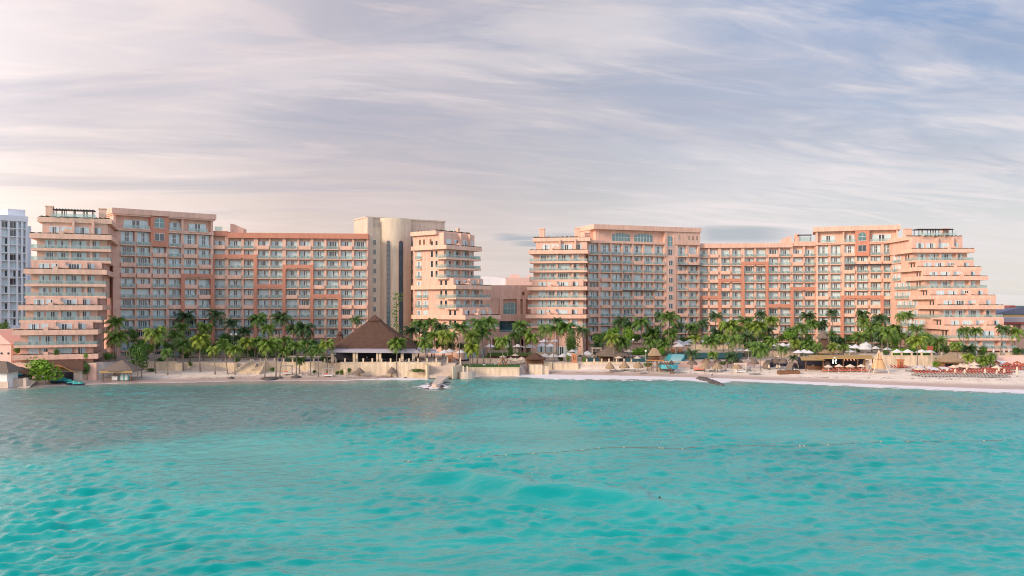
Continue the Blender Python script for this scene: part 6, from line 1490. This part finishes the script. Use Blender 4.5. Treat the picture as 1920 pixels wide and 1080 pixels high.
e = empty('square_cabana', (wx(1118, 288), 288, 3.2), 0, 'square cream cabana left of the big peaked palapa', 'cabana'); b = MB(); b.box(-1.7, 1.7, -1.5, 1.5, 4.0, 4.25); b.build('roof', M['canvasc'], e)
for sx in (-1.5, 1.5): b = MB(); b.box(sx-.15, sx+.15, -1.4, -1.1, 0, 4.0); b.build('post', M['cream'], e)

# pools
def pool(name, label, px0, px1, D0, D1, zt, zb, front='tealtile', curve=0):
    x0, x1 = wx(px0, D0), wx(px1, D0); e = empty(name, ((x0+x1)/2, D0, zb), 0, label, 'pool'); w = (x1-x0)/2
    n = 14; pts = [(-w+2*w*i/n, -curve*math.sin(math.pi*i/n)) for i in range(n+1)] + [(w, D1-D0), (-w, D1-D0)]
    b = MB(); b.prism(pts, 0, zt-zb-.05); b.build('basin', M[front], e)
    b = MB(); b.prism([(x*.99, y+.1) for x, y in pts], zt-zb-.049, zt-zb); b.build('pool_water', M['pool'], e)
    b = MB(); b.box(-w-.3, w+.3, D1-D0, D1-D0+.8, -.5, zt-zb+.25); b.build('rim', M['stone'], e)
pool('swimming_pool', 'raised teal-tiled pool right of the pool bar, behind straw parasols', 1168, 1222, 279, 293, 4.3, 2.6)
pool('swimming_pool', 'small blue pool left of the pool bar', 1098, 1124, 283, 294, 4.3, 3.0)
pool('swimming_pool', 'dark blue curved pool behind palms left of the restaurant', 522, 606, 268, 280, 4.9, 3.6, 'navy', 1.2)
pool('infinity_pool', 'long teal infinity pool with glass front behind the beach palms', 1284, 1392, 291, 306, 5.6, 3.6, 'tealtile')
pool('splash_pool', 'round turquoise splash pool below the turquoise cascade', 1240, 1271, 266, 272, 3.3, 2.0, 'turq', 1.0)
e = empty('turquoise_cascade', (wx(1262, 285), 276, 2.8), 0, 'turquoise stepped water cascade between lifeguard tower and palms', 'cascade')
b = MB()
for i in range(8): b.box(-3.0+i*.35, .4+i*.5, i*1.2, 14, 0, .5+i*.28)
b.build('steps', M['turq'], e)
b = MB()
for i in range(8): b.box(-2.95+i*.35, .3+i*.5, i*1.2-.02, i*1.2, .36+i*.28, .46+i*.28)
b.build('water_lip', M['white'], e)
for i, (px, py, D) in enumerate(((1262, 658, 296), (1275, 657, 296))): b = MB(); b.lathe([(.5, 0), (.7, .8), (.75, 1.1), (.6, 1.2)], 10); o = b.build('flower_pot', M['orange']); o.location = (wx(px, D), D, 5.4); tag(o, ['orange pot at left above the turquoise cascade', 'orange pot at right above the turquoise cascade'][i], 'pot')
# lawn, ground cover, garden walls near the link building
b = MB(); b.prism([(-18.2, 265.4), (2.2, 265.2), (3.0, 276), (-17.5, 277)], 2.3, 2.62); tag(b.build('lawn', M['grass']), kind='structure')
b = MB(); b.box(wx(905, 290), wx(1010, 290), 288, 296, 2.9, 3.9); b.box(wx(912, 290), wx(1000, 290), 296, 304, 3.8, 4.9); tag(b.build('garden_bank', M['grass']), kind='structure')
b = MB(); r = random.Random(8)
for i in range(700):
    p = Vector((r.uniform(wx(914, 290), wx(1000, 290)), r.uniform(288.2, 295), 4.1+r.uniform(-.1, .3))); u = Vector((r.gauss(0, 1), r.gauss(0, 1), r.gauss(0, .4))).normalized()*.25; w = Vector((r.gauss(0, 1), r.gauss(0, 1), r.gauss(0, 1))).normalized()*.2
    b.quad(tuple(p-u), tuple(p-w), tuple(p+u), tuple(p+w))
tag(b.build('ground_cover', M['purple']), kind='stuff')
for i, (a, c, D, z0, z1, lab) in enumerate(((900, 972, 305, 4, 6.1, 'low cream garden wall under the umbrellas before link building'), (1000, 1045, 300, 3, 5.0, 'low garden wall under the white umbrellas left of tower'), (880, 985, 285, 2, 3.9, 'grey lower garden wall above the lawn'), (340, 470, 290, 3, 5.0, 'pale promenade parapet before long left wing'), (1430, 1500, 300, 3, 5.6, 'white layered terrace wall left of brown palapa cone'), (1780, 1920, 277, 5, 6.3, 'cream picket balustrade before right end tower'), (1290, 1395, 309, 5, 7.4, 'peach wall above the long infinity pool'))):
    x0, x1 = wx(a, D), wx(c, D); e = empty('garden_wall', ((x0+x1)/2, D, z0), 0, lab, 'wall'); w = (x1-x0)/2; b = MB(); b.box(-w, w, 0, .5, -.5, z1-z0); b.build('wall_face', M['grey'] if i == 2 else M['wallc'], e); b = MB(); b.box(-w-.1, w+.1, -.1, .6, z1-z0, z1-z0+.15); b.build('coping', M['stone'], e)
# slide on the lawn: climbing frame
e = empty('wooden_sculpture', (wx(942, 270), 270, 2.6), 0, 'orange and brown crossed timber frame standing on the lawn', 'play frame')
b = MB(); b.tube([(-1.2, 0, 0), (.2, .3, 2.6)], .18, 6); b.build('beam', M['orange'], e); b = MB(); b.tube([(1.3, 0, 0), (.1, .3, 2.7)], .2, 6); b.tube([(.6, .8, 0), (1.8, .3, 2.1)], .14, 6); b.build('beam', M['wood'], e)
for i, (px, py) in enumerate(((908, 686), (929, 684.5), (922, 682), (966, 683))):
    x, D, z = hit(px, py); b = MB(); b.lathe([(.4, 0), (.5, .2), (.35, .4)], 10); o = b.build('lawn_stool', M['canvas']); o.location = (x, D, 2.62); tag(o, f'small white round seat, {ORD[i]} from left on the lawn'.replace('third', 'third'), 'stool', 'white seats on the lawn')
# lamps with white globes
def lamp(px, top, D, label, n=2):
    x = wx(px, D); z = gz(x, D); zt = wz(top, D)-z; e = empty('street_lamp', (x, D, z), 0, label, 'lamp', 'globe lamps'); b = MB(); b.tube([(0, 0, 0), (0, 0, zt)], .07, 6)
    if n == 2: b.tube([(-.8, 0, zt-.3), (0, 0, zt-.5), (.8, 0, zt-.3)], .05, 5)
    b.build('post', M['rail'], e)
    for k in range(n):
        b = MB(); b.lathe([(.05, -.35), (.3, -.2), (.38, 0), (.28, .25), (.05, .35)], 10, ((-.8+1.6*k) if n == 2 else 0, 0)); o = b.build('globe', M['globe'], e); o.location = (0, 0, zt)
lamp(438, 627, 279, 'twin white globe lamp before long left wing'); lamp(1183, 637, 286, 'twin white globe lamp right of pool bar'); lamp(957, 633, 292, 'single white globe lamp before link building', 1); lamp(1211, 658, 277, 'single white tube lamp left of the lifeguard tower', 1)
# buoy line
BU = [(712, 864), (766, 867), (820, 865), (859, 862), (898, 857.5), (949, 855), (1000, 852), (1040, 850), (1092, 846), (1123, 842), (1170, 840.5), (1237, 841.5), (1243, 842), (1280, 842.5), (1323, 839), (1360, 837.5), (1500, 838), (1508, 837), (1553, 835.5), (1652, 829.5), (1702, 829.5), (1845, 828), (1885, 827), (803, 777)]
e = None; pts = []
for i, (px, py) in enumerate(BU):
    D = H*F/(py-HY); x = wx(px, D); b = MB()
    b.lathe([(.04, -.08), (.10, -.03), (.12, .03), (.06, .10)], 10); o = b.build('buoy', mat('buoy plastic', (.62, .45, .27), .6) if i == 0 else bpy.data.materials['buoy plastic'], loc=(x, D, .12)); o.rotation_euler = (R.uniform(-.3, .3), R.uniform(-.3, .3), 0)
    tag(o, f'small cream buoy, {ordinal(i)} from left on the floating rope' if i < 23 else 'lone small cream buoy floating off the jetty', 'buoy', 'buoys'); 
    if i < 23: pts.append((x, D, .12))
b = MB()
for a, c in zip(pts[:-1], pts[1:]):
    seg = [tuple(Vector(a).lerp(Vector(c), t) + Vector((0, .25*math.sin(math.pi*t), 0))) for t in (0, .25, .5, .75, 1)]; b.tube(seg, .025, 4)
tag(b.build('float_rope', M['wood']), 'thin dark floating rope linking the buoys across the bay', 'rope')

# people: one continuous skinned body each
def person(px, py, label, top='shirt', bottom='navy', D=None, z=None, sc=1.0, walk=.12, rz=0.0, swim=False):
    if D is None: x, D, zz = hit(px, py)
    else: x = wx(px, D); zz = z
    V = {'pelvis': (0, 0, .95), 'chest': (0, 0, 1.28), 'neck': (0, 0, 1.46), 'head': (0, -.02, 1.62), 'crown': (0, -.01, 1.74),
         'ls': (-.19, 0, 1.40), 'le': (-.26, .03, 1.12), 'lh': (-.27, -.08, .88), 'rs': (.19, 0, 1.40), 're': (.27, .02, 1.12), 'rh': (.27, -.10, .90),
         'lhip': (-.10, 0, .90), 'lk': (-.11, -walk, .50), 'la': (-.11, -walk*.6, .08), 'lf': (-.11, -walk*.6-.16, .04), 'rhip': (.10, 0, .90), 'rk': (.11, walk*.5, .50), 'ra': (.12, walk*1.6, .08), 'rf': (.12, walk*1.6-.16, .04)}
    E = [('pelvis', 'chest'), ('chest', 'neck'), ('neck', 'head'), ('head', 'crown'), ('chest', 'ls'), ('ls', 'le'), ('le', 'lh'), ('chest', 'rs'), ('rs', 're'), ('re', 'rh'), ('pelvis', 'lhip'), ('lhip', 'lk'), ('lk', 'la'), ('la', 'lf'), ('pelvis', 'rhip'), ('rhip', 'rk'), ('rk', 'ra'), ('ra', 'rf')]
    RD = {'pelvis': .13, 'chest': .15, 'neck': .055, 'head': .10, 'crown': .075, 'ls': .065, 'rs': .065, 'le': .045, 're': .045, 'lh': .035, 'rh': .035, 'lhip': .09, 'rhip': .09, 'lk': .06, 'rk': .06, 'la': .04, 'ra': .04, 'lf': .035, 'rf': .035}
    def skin(name, keys, grow, m, parent=None):
        ks = list(keys); me = bpy.data.meshes.new(name); me.from_pydata([V[k] for k in ks], [(ks.index(a), ks.index(c)) for a, c in E if a in ks and c in ks], []); me.materials.append(m)
        bm = bmesh.new(); bm.from_mesh(me); ly = bm.verts.layers.skin.verify(); bm.verts.ensure_lookup_table()
        for i, k in enumerate(ks): bm.verts[i][ly].radius = (RD[k]*grow, RD[k]*grow*.8); bm.verts[i][ly].use_root = (i == 0)
        bm.to_mesh(me); bm.free()
        o = bpy.data.objects.new(name, me); C.objects.link(o)
        o.modifiers.new('Skin', 'SKIN'); s = o.modifiers.new('Sub', 'SUBSURF'); s.levels = 1; s.render_levels = 1
        if parent is not None: par(o, parent)
        return o
    o = skin('person', V.keys(), 1.0, M['skin']); o.location = (x, D, zz - (1.1 if swim else 0)); o.rotation_euler = (0, 0, rz); o.scale = (sc, sc, sc); tag(o, label, 'person')
    skin('shirt', ['pelvis', 'chest', 'ls', 'le', 'rs', 're'], 1.18, M[top], o); skin('trousers', ['pelvis', 'lhip', 'lk', 'la', 'rhip', 'rk', 'ra'] if bottom != 'skin' else ['pelvis', 'lhip', 'rhip'], 1.22, M[bottom if bottom != 'skin' else 'navy'], o)
    b = MB(); b.lathe([(.105, 1.62), (.115, 1.70), (.09, 1.78), (.02, 1.81)], 10, (0, .015)); b.build('hair', M['hair'], o)
person(482, 686.5, 'person in white top climbing the cream beach stairs', D=259.5, z=3.0)
person(1335, 708, 'person in white standing at the surf by the rock groyne', rz=.6)
person(1729, 697, 'person in white shirt sitting area left of the shade sail', rz=.3); person(1733, 697, 'person in dark clothes next to one in white shirt', 'navy', 'navy', rz=-.4)
person(688, 0, 'waiter in white shirt inside the thatched restaurant', D=264, z=4.42); person(1525, 693, 'person in white at the left end of the beach bar', rz=.5)
person(1237, 0, 'swimmer with head and shoulders above the turquoise water', top='coral', D=H*F/(939-HY), z=-0.22, swim=True, rz=.5)
person(1092, 0, 'person in dark clothes on terrace between orange column and pool', 'navy', 'navy', D=280, z=3.3)
